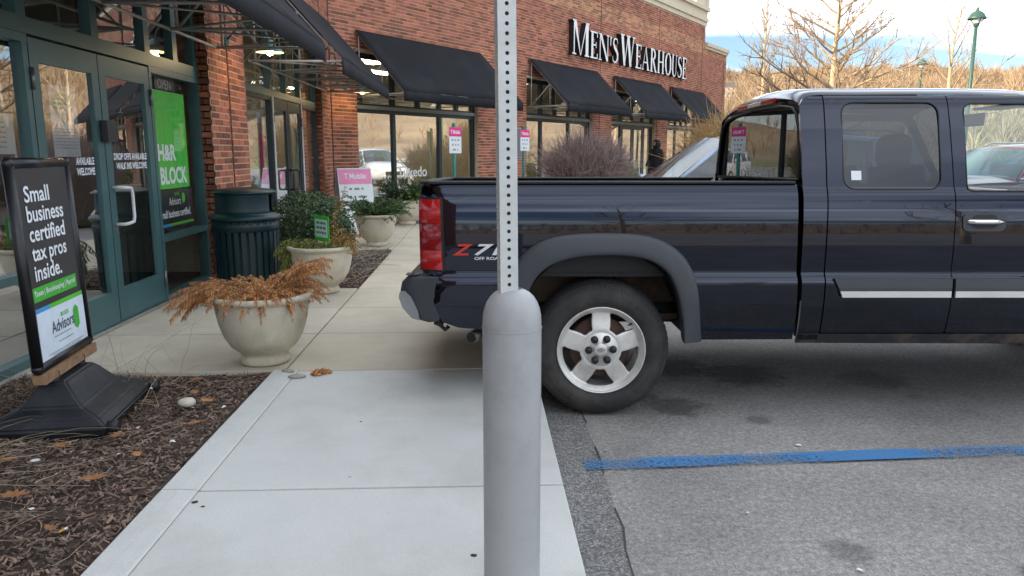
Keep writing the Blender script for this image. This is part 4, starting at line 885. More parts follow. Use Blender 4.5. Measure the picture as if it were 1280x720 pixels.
# roof
sec = [(.246, 1.80), (.272, 1.819), (.31, 1.832), (.37, 1.844), (.45, 1.853), (.6, 1.866), (.8, 1.878), (.99, 1.882)]
sec = sec + [(TLW - a, b) for a, b in sec[-2::-1]]
m = TB(); us = [1.586, 1.60, 1.625, 1.66, 1.72, 1.9, 2.2, 2.5, 2.8, 2.93, 2.99]
dzr = [-.058, -.034, -.014, -.004, 0, 0, .002, .002, -.004, -.018, -.035]
b0 = len(m.v)
for i, u in enumerate(us):
    for (v, z) in sec: m.v.append((u, v, z + dzr[i] - (.004 if False else 0)))
for i in range(len(us) - 1):
    for j in range(len(sec) - 1): m.face([b0 + i * len(sec) + j, b0 + (i + 1) * len(sec) + j, b0 + (i + 1) * len(sec) + j + 1, b0 + i * len(sec) + j + 1], True)
m.build('roof', PAINT)
# cab back wall with tinted window
def cross_back(z): return float(np.interp(z, _z, VC))
outl = [(cross_back(z) + .008, z) for z in np.arange(1.15, 1.735, .05)] + [(.222, 1.735), (.30, 1.764), (.45, 1.79), (.7, 1.812), (.99, 1.82)]
outl = outl + [(TLW - a, b) for a, b in outl[-2::-1]]
hol = [(.16, 1.335), (.165, 1.45), (.21, 1.62), (.26, 1.70), (.32, 1.735), (.5, 1.757), (.99, 1.772)]; hol = hol + [(TLW - a, b) for a, b in hol[-2::-1]]
def back(name, outer, holes, u, mat, parent, fl):
    o = panel(name, outer, holes, lambda a, b: 0.0, mat, parent, du=.3, dz=.12, flange=fl, lean=False)
    for v in o.data.vertices:
        a, b, c = v.co; v.co = (u + b, a, c - LEAN * a)
    o.data.normals_split_custom_set_from_vertices([(0, 0, 0)] * len(o.data.vertices)); o.data.flip_normals(); return o
bk = back('cab_back', outl, [hol], 1.590, PAINT, trk, .03)
back('rear_window', hol, [], 1.596, glass('truck_rear_glass', (.022, .024, .028), 1.5, .05), bk, 0)
m = TB(); m.tube([(1.583, a, b) for a, b in hol + [hol[0]]], .009, 6, caps=False); m.build('gasket', BLK, bk)
LRED = M('brake_light_red', (.35, .015, .02), .25)
m = TB(); m.box(1.572, 1.60, .62, 1.36, 1.785, 1.818, b=.008); cb = m.build('third_brake_light', LRED)
m = TB(); m.box(1.568, 1.595, .86, 1.12, 1.788, 1.815, b=.006); m.build('cargo_lamp', M('lamp_clear', (.7, .7, .68), .2), cb)
# windscreen, hood, front end
m = TB()
m.grid(lambda s, t: (2.99 + .50 * t + .05 * math.sin(math.pi * s) * (1 if True else 0), .27 - .10 * t + (TLW - .54 + .20 * t) * s, 1.80 - .54 * t + .05 * math.sin(math.pi * s) * (1 - t)), 12, 6); m.build('windscreen', FGLASS)
m = TB()
m.grid(lambda s, t: (3.40 + 1.58 * t - .0 * s, .075 + .10 * t ** 3 + (TLW - .15 - .20 * t ** 3) * s, 1.255 - .09 * t - .07 * t ** 4 + .05 * math.sin(math.pi * s) * (1 - .3 * t)), 14, 12); m.build('hood', PAINT)
m = TB(); m.box(4.96, 5.04, .35, 1.63, .72, 1.08, b=.02); m.build('grille', BLK)
m = TB(); m.box(5.03, 5.06, .4, 1.58, .87, .93, b=.01); m.build('grille_bar', CHROME)
for y0, y1 in ((.14, .34), (1.64, 1.84)):
    m = TB(); m.box(4.86, 5.02, y0, y1, .82, 1.06, b=.03); m.build('headlight', M('lens_clear', (.75, .77, .8), .1, coat=.5))
m = TB(); m.box(4.9, 5.12, .08, 1.90, .46, .70, b=.04); m.build('front_bumper', CHROME)
# bed: floor, inner walls, tailgate, rail caps
INB = M('bed_liner', (.015, .015, .016), .7, bump=.3, bs=90)
m = TB(); m.box(-.44, 1.54, .12, 1.86, .80, .83); m.build('bed_floor', INB)
for a, b in ((.10, .125), (1.855, 1.88)):
    m = TB(); m.box(-.44, 1.54, a, b, .83, 1.30); m.build('bed_inner_wall', INB)
m = TB(); m.box(1.515, 1.54, .126, 1.854, .83, 1.30); m.build('bed_headboard', PAINT)
for a, b in ((.085, .175), (1.805, 1.895)):
    m = TB(); m.box(-.46, 1.545, a, b, 1.312, 1.330, b=.007); m.build('rail_cap', BLK)
m = TB(); m.box(-.505, -.45, .155, 1.825, .80, 1.31, b=.018); tg = m.build('tailgate', PAINT)
m = TB(); m.box(-.512, -.445, .15, 1.83, 1.312, 1.332, b=.008); m.build('tailgate_cap', BLK, tg)
m = TB(); m.box(-.515, -.506, .86, 1.12, 1.05, 1.16, b=.004); m.build('tailgate_handle', BLK, tg)
# rear bumper: side profile swept round the corner
BUMP = M('bumper_plastic', (.028, .031, .037), .5, bump=.15, bs=250); BSIL = M('bumper_silver', (.22, .23, .23), .5, metal=.2, var=.12, vs=9)
prof = [(-.40, .560), (-.47, .552), (-.545, .572), (-.60, .635), (-.622, .725), (-.612, .775), (-.575, .808), (-.50, .818), (-.40, .818)]
def sweep(name, pf, mat, y0, y1, rc, parent=None, out=0.0):
    m = TB(); ss = [(y0, 1), (y0 + .003, .55), (y0 + .012, .28), (y0 + .035, .1), (y0 + .075, 0)]
    ss = ss + [(TLW - a, b) for a, b in ss[::-1]]; b0 = len(m.v); k = len(pf)
    for y, sh in ss:
        for (u, z) in pf:
            uu = u + (rc * sh) * max(0, (-.40 - u)) / .22; zz = z + (.69 - z) * .10 * sh; m.v.append((uu, y, zz))
    for i in range(len(ss) - 1):
        for j in range(k - 1): m.face([b0 + i * k + j, b0 + i * k + j + 1, b0 + (i + 1) * k + j + 1, b0 + (i + 1) * k + j], True)
    m.face([b0 + j for j in range(k)]); m.face([b0 + (len(ss) - 1) * k + j for j in range(k)][::-1])
    return m.build(name, mat, parent)
bp_ = sweep('rear_bumper', prof, BUMP, .015, 0, .10)
m = TB()
for a, b in ((.0, 1.0), ):
    pf = [(-.505, .572), (-.548, .583), (-.598, .642), (-.617, .70), (-.612, .728), (-.585, .735), (-.55, .70), (-.515, .625)]
    m.prism([(u - .003, z) for u, z in pf], .004, .03)
m.build('bumper_end_cap', BSIL, bp_)
m = TB(); m.box(-.628, -.60, .25, 1.73, .60, .74, b=.01); m.build('bumper_face', BSIL, bp_)
for i in range(4):
    for j in range(2):
        m = TB(); m.box(-.585 + i * .042, -.55 + i * .042, .045 + j * .045, .083 + j * .045, .8175, .823, b=.002); m.build('step_pad', PLAS, bp_)
m = TB(); m.tube([(-.44, .99, .52), (-.62, .99, .52)], .04, 4); m.tube([(-.40, .16, .555), (-.41, .15, .515), (-.38, .145, .49), (-.36, .15, .51)], .013, 8); m.tube([(-.44, .15, .54), (-.39, .15, .52)], .022, 8); m.build('tow_hitch', BLK)
RUST = M('underbody_rust', (.085, .06, .042), .85, var=.35, vs=6, dirt=(.03, .026, .022), ds=4, damt=.8)
m = TB(); m.tube([(.1, .55, .50), (-.10, .40, .455), (-.20, .27, .435), (-.235, .21, .428)], .036, 14); m.build('tail_pipe', M('pipe_steel', (.30, .26, .22), .45, metal=.8, var=.3))
m = TB(); m.tube([(-.2355, .209, .428), (-.237, .206, .4278)], .031, 14); m.build('tail_pipe_shade_disc', BLK)  # black disc on the closed end paints the shade of an open pipe
m = TB(); m.box(-.12, 1.12, .61, .63, .44, 1.15); m.build('wheel_well_wall', BLK)
m = TB(); m.box(3.5, 4.75, .61, .63, .60, 1.10); m.build('wheel_well_wall', BLK)
for y0, y1 in ((.44, .52), (1.46, 1.54)):
    m = TB(); m.box(-.40, 4.95, y0, y1, .60, .76); m.build('frame_rail', RUST)
m = TB(); m.box(-.38, 4.85, .60, 1.38, .62, .79); m.box(1.6, 3.4, .25, 1.73, .50, .62); m.build('underbody', BLK)
m = TB(); m.tube([(WHU[0], .25, .40), (WHU[0], 1.73, .40)], .045, 10); m.tube([(WHU[0], .85, .40), (WHU[0], 1.13, .40)], .13, 14); m.build('rear_axle', RUST, lean=False)
m = TB(); m.box(-.15, 1.15, .40, .47, .50, .535); m.build('leaf_spring', RUST)
# dark inner shell behind the panel gaps, floor and dash
m = TB(); m.box(1.60, 3.40, .10, .13, .46, 1.24); m.box(1.60, 3.40, 1.85, 1.88, .46, 1.24); m.box(1.6, 3.4, .13, 1.85, .52, .56); m.box(1.60, 1.63, .13, 1.85, .5, 1.30); m.build('cab_shell', BLK)
CLOTH = M('seat_cloth', (.05, .052, .058), .85, var=.15, bump=.2, bs=120)
m = TB(); m.box(3.12, 3.40, .14, 1.84, .95, 1.235, b=.05); m.build('dashboard', M('dash_plastic', (.06, .065, .07), .6))
m = TB(); m.box(1.66, 1.82, .2, 1.78, .70, 1.30, b=.05); m.build('rear_bench', CLOTH)
for yc in (.56, 1.42):
    m = TB(); m.box(2.45, 2.95, yc - .27, yc + .27, .68, .86, b=.06); m.hexa([(2.36, yc - .25, .80), (2.52, yc - .25, .80), (2.52, yc + .25, .80), (2.36, yc + .25, .80), (2.25, yc - .22, 1.40), (2.36, yc - .22, 1.42), (2.36, yc + .22, 1.42), (2.25, yc + .22, 1.40)]); s_ = m.build('seat', CLOTH)
    m = TB(); m.box(2.23, 2.35, yc - .15, yc + .15, 1.40, 1.60, b=.055); m.build('headrest', CLOTH, s_)
m = TB(); m.lathe([(.17, -.012), (.187, 0), (.17, .012), (.158, 0)], 24, closed=True); q = m.build('steering_wheel', BLK, lean=False); q.location = (3.02, .56, 1.13); q.rotation_euler = (0, R(-62), 0)
for s_ in (0, 1):
    m = TB(); y0, y1 = (-.20, .02) if s_ == 0 else (TLW - .02, TLW + .20)
    m.box(3.10, 3.22, y0, y1, 1.22, 1.42, b=.035); q = m.build('door_mirror', BLK)
    m = TB(); m.box(3.094, 3.0995, y0 + .03, y1 - .03, 1.25, 1.39); m.build('mirror_glass', CHROME, q)
m = TB(); m.box(2.92, 2.94, .75, 1.25, 1.66, 1.74, b=.008); m.build('inner_mirror', BLK)
m = TB(); m.box(2.88, 3.05, .3, .8, 1.755, 1.77, b=.006); m.build('sun_visor', M('visor', (.35, .35, .33), .8))
m = TB(); m.quad((1.845, .0, 1.335), (1.90, .0, 1.335), (1.90, .0, 1.385), (1.845, .0, 1.385))
q = m.build('sticker', WHT, lean=False)
for v in q.data.vertices: v.co.y = v_cab(v.co.x, v.co.z) + .003; v.co.z -= LEAN * v.co.y
# wheels
TYRE = M('tyre_rubber', (.028, .027, .026), .75, var=.18, vs=7, bump=.15, bs=150, dirt=(.075, .066, .055), ds=3.5, damt=.8); ALLOY = M('wheel_alloy', (.72, .70, .66), .35, metal=.45, var=.08, vs=9, dirt=(.34, .31, .26), ds=8, damt=.55); DARKM = M('brake_rust', (.09, .05, .035), .8, var=.3)
def make_wheel():
    w_ = thing('wheel'); w_.parent = trk
    m = MB(); prof = [(.240, .05), (.243, .022), (.252, .008), (.268, .003), (.272, -.001), (.300, -.004), (.330, .0), (.336, .004), (.352, .008), (.369, .022), (.380, .042), (.386, .07), (.388, .11), (.388, .155), (.386, .195), (.378, .225), (.35, .258), (.28, .265), (.243, .24), (.240, .2)]
    m.lathe(prof, 96, axis='y'); m.build('tyre', TYRE, w_)
    m = MB(); N_ = 66; rr = random.Random(2)
    for k in range(N_):      # shoulder blocks and tread ribs
        for (y0, y1, r0, r1, ph, wd) in ((.030, .072, .3765, .3895, 0, .66), (.080, .125, .385, .3925, .5, .74), (.135, .180, .385, .3925, .0, .74), (.19, .232, .376, .3895, .5, .66)):
            a0 = 2 * math.pi * (k + ph) / N_; a1 = a0 + 2 * math.pi / N_ * wd; tw = .2 * 2 * math.pi / N_
            q = [(r * math.cos(a), y, r * math.sin(a)) for (r, y, a) in ((r0 - .012, y0, a0), (r0 - .012, y0, a1), (r1 - .012, y1, a1 + tw), (r1 - .012, y1, a0 + tw), (r0, y0, a0), (r0, y0, a1), (r1, y1, a1 + tw), (r1, y1, a0 + tw))]
            m.hexa(q)
    for k in range(96):      # fine ribs on the shoulder and a raised mark ring on the sidewall
        a0 = 2 * math.pi * k / 96; a1 = a0 + .022
        q = [(r * math.cos(a), y, r * math.sin(a)) for (r, y, a) in ((.350, .0025, a0), (.350, .0025, a1), (.366, .014, a1), (.366, .014, a0), (.350, .010, a0), (.350, .010, a1), (.366, .022, a1), (.366, .022, a0))]; m.hexa(q)
    for k in range(44):
        if k % 11 > 7: continue
        a0 = 2 * math.pi * k / 44; a1 = a0 + .07 + .03 * (k % 3)
        q = [(r * math.cos(a), y, r * math.sin(a)) for (r, y, a) in ((.303, -.0055, a0), (.303, -.0055, a1), (.322, -.004, a1), (.322, -.004, a0), (.303, .004, a0), (.303, .004, a1), (.322, .004, a1), (.322, .004, a0))]; m.hexa(q)
    meta(m.build('tread', TYRE, w_), kind='stuff')
    m = MB(); rings = [.098, .118, .128, .150, .178, .205, .214, .224, .232, .2475]; yy = [.030, .031, .032, .036, .040, .042, .042, .034, .020, .010]
    def half(r): return np.interp(r, [.118, .128, .150, .205, .214], [11, 13.5, 15.5, 22, 20.5])
    ts = np.linspace(-1, 1, 17)[:-1]; V0 = len(m.v); NN = len(ts) * 5
    for r, y in zip(rings, yy):
        for k in range(5):
            for t in ts:
                h = half(r); a = math.copysign(min(abs(t), .5) / .5 * h + max(abs(t) - .5, 0) / .5 * (36 - h), t) if t else 0
                ang = R(-90 + 72 * k + a); m.v.append((r * math.cos(ang), y, r * math.sin(ang)))
    for i in range(len(rings) - 1):
        for j in range(NN):
            t = ts[j % 16]; op = 1 <= i <= 5 and -.5 - 1e-6 <= t < .5 - 1e-6
            if op: continue
            j2 = (j + 1) % NN; m.face([V0 + i * NN + j, V0 + i * NN + j2, V0 + (i + 1) * NN + j2, V0 + (i + 1) * NN + j], True)
    q = m.build('rim', ALLOY, w_); md = q.modifiers.new('depth', 'SOLIDIFY'); md.thickness = .03; md.offset = -1
    if q.data.polygons[0].normal.y > 0: q.data.flip_normals()
    md = q.modifiers.new('edge', 'BEVEL'); md.width = .0025; md.segments = 2; md.limit_method = 'ANGLE'
    m = MB(); m.lathe([(.2475, .010), (.250, .004), (.246, .0), (.240, .004), (.236, .03), (.232, .07), (.225, .2)], 72, axis='y'); m.build('rim_lip', ALLOY, w_)
    m = MB(); m.lathe([(.001, .016), (.028, .017), (.040, .021), (.0405, .026), (.094, .026), (.101, .031), (.102, .05)], 48, axis='y'); hb = m.build('hub_cap', ALLOY, w_)
    m = MB(); m.prism([(-.024, -.006), (-.010, -.006), (-.010, -.012), (.010, -.012), (.010, -.006), (.024, -.004), (.026, .006), (.010, .006), (.010, .012), (-.010, .012), (-.010, .006), (-.022, .006)], .0135, .0175); m.build('emblem', M('emblem_grey', (.35, .34, .32), .4, metal=.6), hb)
    for k in range(6):
        a = R(60 * k + 2); m = MB(); m.lathe([(.001, .004), (.014, .005), (.0195, .010), (.0215, .02), (.0215, .03)], 16, (.069 * math.cos(a), 0, .069 * math.sin(a)), axis='y'); m.build('lug_cap', BLACKP, w_)
    m = MB(); m.lathe([(.001, .10), (.17, .10), (.175, .11), (.175, .16), (.001, .16)], 40, axis='y'); m.build('brake_drum', DARKM, w_)
    m = MB(); m.tube([(.155, .05, .135), (.17, .022, .15)], .005, 6); m.build('valve', BLACKP, w_)
    return w_
w1 = make_wheel(); w1.location = (WHU[0], .045, .388)
for k, (u, far) in enumerate(((WHU[1], 0), (WHU[0], 1), (WHU[1], 1))):
    c = copy_tree(w1, trk); c.location = (u, TLW - .045 if far else .045, .388); c.rotation_euler = (0, R(23 + 31 * k), R(180) if far else 0)
# ================================================================== BOLLARD WITH PERFORATED POST
bp = at_cam(0.0, 2.17)
bo = thing('bollard', (bp.x, bp.y, ZW), 0, 'tall grey plastic covered bollard with rounded dome top on the sidewalk', 'bollard')
GREYB = M('bollard_grey', (0.37, 0.375, 0.375), 0.42, var=.05, vs=3, rvar=.08, bump=.04, bs=40, dirt=(.27, .27, .268), ds=7, damt=.6)
HB = 1.095 - ZW; rB = .0865
m = MB(); pf = [(rB, -.02), (rB, HB - .125), (rB * .995, HB - .10)] + [(max(.029, rB * math.cos(R(a)) ** .72), HB - .10 + .10 * math.sin(R(a)) ** 1.0) for a in (12, 24, 36, 48, 60, 70, 79)] + [(.029, HB - .0005), (.027, HB - .03)]
m.lathe(pf, 48); m.build('cover', GREYB, bo)
m = MB(); m.lathe([(rB + .0012, HB - .118), (rB + .002, HB - .114), (rB + .0012, HB - .110)], 48); m.build('seam', GREYB, bo)
GALV = M('galvanised_steel', (0.58, 0.60, 0.59), 0.5, metal=.3, var=.10, vs=14, dirt=(.68, .69, .67), ds=18, damt=.5)
ps = thing('perforated_sign_post', (bp.x - .010, bp.y, ZW + HB - .25), R(9), 'galvanised steel post punched with round holes rising from the grey bollard', 'post')
ps.rotation_euler = (R(1.2), R(-.75), R(9))
def perforated(zlen, hw=.0255, hr=.0056, pitch=.0254, wall=.0025):
    bm = bmesh.new(); n = int(zlen / pitch); K = 12
    for s in range(4):
        rot = Matrix.Rotation(math.pi / 2 * s, 3, 'Z')
        for i in range(n):
            z0, zc, z1 = i * pitch, (i + .5) * pitch, (i + 1) * pitch
            def V(a, z, d=hw): return rot @ Vector((a, -d, z))
            hole = [(hr * math.cos(2 * math.pi * k / K), zc + hr * math.sin(2 * math.pi * k / K)) for k in range(K)]
            sq = []
            for k in range(K):
                c, s_ = math.cos(2 * math.pi * k / K), math.sin(2 * math.pi * k / K); q = max(abs(c), abs(s_)); sq.append((hw * c / q * (1 if abs(c) >= abs(s_) else 1), zc + pitch / 2 * s_ / q))
            hv = [bm.verts.new(V(*p)) for p in hole]; sv = [bm.verts.new(V(*p)) for p in sq]; iv = [bm.verts.new(V(*p, hw - wall)) for p in hole]
            for k in range(K):
                k2 = (k + 1) % K; bm.faces.new((sv[k], sv[k2], hv[k2], hv[k])); bm.faces.new((hv[k], hv[k2], iv[k2], iv[k]))
            # corners
            for (cx, cz, k0, k1) in ((hw, z1, 1, 2), (-hw, z1, 4, 5), (-hw, z0, 7, 8), (hw, z0, 10, 11)): bm.faces.new((bm.verts.new(V(cx, cz)), sv[k1], sv[k0]))
    bmesh.ops.remove_doubles(bm, verts=bm.verts[:], dist=1e-5); bmesh.ops.recalc_face_normals(bm, faces=bm.faces[:]); return bm
m = MB(); m.bm(perforated(1.70)); m.build('post', GALV, ps, fix=False)
m = MB(); m.box(-.0215, .0215, -.0215, .0215, 0, 1.70); q = m.build('post_core', M('post_inside', (.03, .03, .032), .8), ps)

# ================================================================== PORTABLE FLOOR SIGN
SA, SB = Vector((-2.14, 3.62, 0)), Vector((-2.215, 4.28, 0)); sx = (SB - SA).normalized(); sw = (SB - SA).length; sn = Vector((sx.y, -sx.x, 0))
mid = (SA + SB) / 2
fs = thing('floor_sign', (mid.x, mid.y, .10), 0, 'black framed portable floor sign with white text on a weighted black base in the mulch', 'sign')
f0 = Vector((mid.x, mid.y, .10)); BLKF = M('sign_frame_black', (.010, .010, .011), .35, var=.1, rvar=.08)
def SP(a, n, z): return SA + sx * a + sn * n + Vector((0, 0, z)) + Vector((0, 0, 0)) - f0
zb, zt = .425, 1.452; lean_ = -.03
def SPL(a, n, z): return SP(a, n + lean_ * (z - zb), z)
def sbox(m, a0, a1, n0, n1, z0, z1): m.hexa([tuple(SPL(*p)) for p in ((a0, n1, z0), (a1, n1, z0), (a1, n0, z0), (a0, n0, z0), (a0, n1, z1), (a1, n1, z1), (a1, n0, z1), (a0, n0, z1))])
for (a, b, n_) in (((0.022, zb + .022), (0.022, zt - .022), 'frame_post'), ((sw - .022, zb + .022), (sw - .022, zt - .022), 'frame_post'), ((.022, zt - .022), (sw - .022, zt - .022), 'frame_rail'), ((.022, zb + .022), (sw - .022, zb + .022), 'frame_rail')):
    m = MB(); m.tube([tuple(SPL(a[0], 0, a[1])), tuple(SPL(b[0], 0, b[1]))], .026, 12); m.build(n_, BLKF, fs)
for (a, z) in ((.022, zb + .022), (sw - .022, zb + .022), (.022, zt - .022), (sw - .022, zt - .022)):
    m = MB(); m.lathe([(.001, -.029), (.016, -.025), (.0275, -.009), (.0275, .009), (.016, .025), (.001, .029)], 14, tuple(SPL(a, 0, z))); m.build('frame_corner', BLKF, fs)
m = MB(); sbox(m, .03, sw - .03, -.012, .010, zb + .03, zt - .03); pnl = m.build('panel', M('sign_panel_charcoal', (.035, .035, .038), .4), fs)
zwp = zb + .285
m = MB(); sbox(m, .042, sw - .042, .0105, .012, zb + .042, zwp); m.build('print_field', M('print_pale', (.66, .74, .82), .45), pnl)
m = MB(); sbox(m, .042, .042 + (sw - .084) * .30, .0105, .012, zwp, zwp + .022); m.build('print_stripe', SKYB, pnl)
m = MB(); sbox(m, .042 + (sw - .084) * .30, sw - .042, .0105, .012, zwp, zwp + .022); m.build('print_stripe', LIME, pnl)
m = MB(); sbox(m, .055, sw - .10, .0105, .0125, zwp + .055, zwp + .125); m.build('print_bar', M('print_leaf_green', (.06, .42, .04), .5), pnl)
upv = (sn * lean_ + Vector((0, 0, 1))).normalized()
def stext(body, a, z, w, h, mat=WHT, bold=.02, n=.0135, **k): return put_text('lettering', body, mat, pnl, SPL(a, n, z), sx, upv, w, h, bold=bold, **k)
for k, (tx_, w_, dsc, hh) in enumerate((('Small', .27, 0, .080), ('business', .41, 0, .080), ('certified', .40, 0, .080), ('tax pros', .39, .021, .088), ('inside.', .30, 0, .080))):
    stext(tx_, .105, zt - .208 - k * .0955 - dsc, w_, hh, bold=.018)
stext('Taxes | Bookkeeping | Payroll', .07, zwp + .073, sw - .19, .036, bold=.012)
stext('Advisors', .20, zwp - .130, .27, .062, mat=M('print_slate', (.05, .07, .1), .5), bold=.012); stext('BLOCK', .32, zwp - .062, .10, .022, mat=LIME, bold=.03); 
mdash = MB(); rrd = random.Random(9)
for a_, zz_, w_, h_ in ((.22, zwp - .152, .2, .006), (.26, zwp - .185, .18, .006), (.13, zwp - .225, .44, .005), (.18, zwp - .236, .34, .005)):
    q_ = a_
    while q_ < a_ + w_:
        e_ = min(q_ + h_ * rrd.uniform(1.5, 5), a_ + w_); mdash.add([tuple(SPL(q_, .0135, zz_)), tuple(SPL(e_, .0135, zz_)), tuple(SPL(e_, .0135, zz_ + h_)), tuple(SPL(q_, .0135, zz_ + h_))], [(0, 1, 2, 3)]); q_ = e_ + h_
meta(mdash.build('small_print', GREYI, pnl, fix=False), kind='stuff')
m = MB(); hx = [(.0, -.045), (.032, -.065), (.064, -.045), (.064, .045), (.032, .065), (.0, .045)]; c0 = SPL(.47, .0125, zwp - .10)
m.add([tuple(c0 + sx * a + upv * b + sn * .002) for a, b in hx], [tuple(range(6))]); m.build('emblem', M('emblem_green', (.05, .42, .03), .5), pnl)
m = MB(); sbox(m, .02, sw + .01, -.03, .03, zb - .055, zb - .006); m.build('wooden_batten', M('old_wood', (.26, .15, .08), .85, var=.35, vs=20), fs)
# base: low wedge with ridges, two spring necks
BB = M('base_black_plastic', (.010, .012, .016), .55, var=.2, vs=6, rvar=.1, dirt=(.05, .05, .05), ds=9, damt=.4)
def brow(z, a0, a1, n0, n1): return [tuple(SP(a, n, z)) for a, n in ((a0, n1), (a1, n1), (a1, n0), (a0, n0))]
m = MB(); lv = [(.105, -.03, sw + .03, -.24, .29), (.16, -.045, sw + .045, -.26, .31), (.20, -.01, sw + .01, -.21, .26), (.235, .07, sw - .07, -.12, .16), (.335, .13, sw - .13, -.06, .08), (.35, .15, sw - .15, -.045, .065)]
bm = bmesh.new(); rowsv = []
for l in lv: rowsv.append([bm.verts.new(p) for p in brow(*l)])
for a, b in zip(rowsv, rowsv[1:]):
    for i in range(4): bm.faces.new((a[i], a[(i + 1) % 4], b[(i + 1) % 4], b[i]))
bm.faces.new(rowsv[-1]); bm.faces.new(rowsv[0][::-1]); bmesh.ops.bevel(bm, geom=bm.edges[:], offset=.022, segments=3, affect='EDGES', clamp_overlap=True)
m.bm(bm); bs_ = m.build('base', BB, fs)
for a in (.17, sw - .17):
    m = MB(); p0_, p1_ = SP(a, 0, .31), SP(a, 0, .40)
    pts = [tuple(p0_ * (1 - t / 60) + p1_ * (t / 60) + Vector((math.cos(t * .9) * .028, math.sin(t * .9) * .028, 0))) for t in range(61)]
    m.tube([tuple(p0_), tuple(p1_)], .024, 12); m.tube(pts, .007, 6); m.build('spring_neck', BLKF, fs)
for k, (a, n) in enumerate(((.0, .30), (sw, .30))):
    m = MB(); m.tube([tuple(SP(a, n, .15)), tuple(SP(a, n + .05, .15))], .03, 10); m.build('filler_cap', BB, fs)
for a in ():
    m = MB(); m.tube([tuple(SP(a, .335, .168)), tuple(SP(a * .7 + sw * .15, .12, .264))], .012, 6); m.build('base_ridge', BB, fs)

# ================================================================== WASTE BIN
BING = M('bin_dark_green', (0.006, 0.026, 0.032), .42, var=.15, vs=4, rvar=.08, dirt=(.018, .04, .045), ds=5, damt=.35)
bn = thing('waste_bin', (-2.33, 7.66, ZW), R(12), 'dark green slatted outdoor waste bin with a domed lid beside the brick pier', 'bin')
m = MB(); m.lathe([(.001, .02), (.285, .02), (.295, .05), (.300, .70), (.001, .70)], 32); m.build('liner', M('bin_inside', (.006, .012, .013), .6), bn)
for k in range(28):
    a = 2 * math.pi * k / 28; c, s = math.cos(a), math.sin(a); m = MB()
    for (r0, z0, r1, z1) in ((.305, .03, .322, .60), (.322, .60, .330, .70)):
        tv = Vector((-s, c, 0)); hw = .023
        def q(r, z, e, th): p = Vector((c, s, 0)) * (r + th) + tv * e; return (p.x, p.y, z)
        m.hexa([q(r0, z0, -hw, .012), q(r0, z0, hw, .012), q(r0, z0, hw, 0), q(r0, z0, -hw, 0), q(r1, z1, -hw, .012), q(r1, z1, hw, .012), q(r1, z1, hw, 0), q(r1, z1, -hw, 0)])
    m.build('slat', BING, bn)
for z0, z1, r0 in ((.02, .06, .318), (.60, .70, .338)):
    m = MB(); m.lathe([(r0 - .02, z0), (r0, z0), (r0 + .004, (z0 + z1) / 2), (r0, z1), (r0 - .02, z1)], 40); m.build('band', BING, bn)
m = MB(); m.lathe([(.30, .70), (.352, .705), (.366, .722), (.366, .738), (.35, .752), (.315, .762), (.305, .775)], 48); lid = m.build('lid_rim', BING, bn)
m = MB()      # hood with a drop opening to one side
n_ = 48
for k in range(n_):
    a0, a1 = 2 * math.pi * k / n_, 2 * math.pi * (k + 1) / n_; mid_ = math.degrees((a0 + a1) / 2) % 360
    open_ = 328 < mid_ or mid_ < 22
    pr = [(.302, .77), (.296, .80), (.292, .95), (.30, .965), (.325, .968), (.328, .978), (.28, 1.0), (.16, 1.018), (.001, 1.025)]
    for (p, q) in zip(pr, pr[1:]):
        if open_ and p[1] < .95: continue
        m.add([(p[0] * math.cos(a0), p[0] * math.sin(a0), p[1]), (p[0] * math.cos(a1), p[0] * math.sin(a1), p[1]), (q[0] * math.cos(a1), q[0] * math.sin(a1), q[1]), (q[0] * math.cos(a0), q[0] * math.sin(a0), q[1])], [(0, 1, 2, 3)], True)
bm = bmesh.new(); me = m.mesh('tmp'); bm.from_mesh(me); bmesh.ops.remove_doubles(bm, verts=bm.verts[:], dist=1e-4); m = MB(); m.bm(bm, True); q = m.build('hood', BING, bn)
md = q.modifiers.new('t', 'SOLIDIFY'); md.thickness = .008
bn.scale = (.94, .94, 1.0)
m = MB(); m.lathe([(.001, .772), (.29, .772)], 24); m.build('hood_floor', M('bin_inside2', (.004, .008, .009), .7), bn)

# ================================================================== PLANTERS
STONE = M('planter_stone', (0.60, 0.54, 0.42), .85, var=.10, vs=5, bump=.45, bs=70, dirt=(.36, .30, .21), ds=3.2, damt=.8)
POTSOIL = M('pot_soil', (.10, .085, .07), .95, var=.4, vs=40, bump=.6, bs=70)
def make_pot(loc, label, rz, sc=1.0):
    t = thing('planter', loc, rz, label, 'planter', 'stone urn planters along the walk')
    pr = [(.001, .005), (.150, .005), (.158, .012), (.160, .035), (.152, .05), (.142, .062), (.160, .08), (.208, .12), (.250, .19), (.276, .27), (.291, .35), (.297, .405), (.298, .42), (.312, .425), (.327, .435), (.331, .447), (.327, .462), (.312, .468), (.285, .462), (.272, .45), (.268, .41), (.001, .40)]
    m = MB(); m.lathe([(r * sc, z * sc) for r, z in pr], 56); m.build('urn', STONE, t)
    m = MB(); rr = random.Random(5); m.lathe([(.001, .435 * sc), (.12 * sc, .43 * sc), (.268 * sc, .42 * sc)], 24); m.build('soil', POTSOIL, t)
    return t
PA, PB, PC, PD = (-1.425, 4.93, ZW), (-1.555, 7.47, ZW), (-1.53, 11.25, ZW), (-1.39, 14.62, ZW)
make_pot(PA, 'cream stone urn planter holding the dead orange conifer', 0)
make_pot(PB, 'cream stone urn planter holding the small green yard sign', .8)
make_pot(PC, 'cream stone urn planter holding feathery green juniper by the mulch edge', 1.7)
make_pot(PD, 'cream stone urn planter holding dark green shrub, standing behind the juniper planter', 2.6)
def leafmat(name, c, var=.35, trans=.25):
    m = M(name, c, .6, var=.2, vs=9, rand=var); b = m.node_tree.nodes['Principled BSDF']
    return m
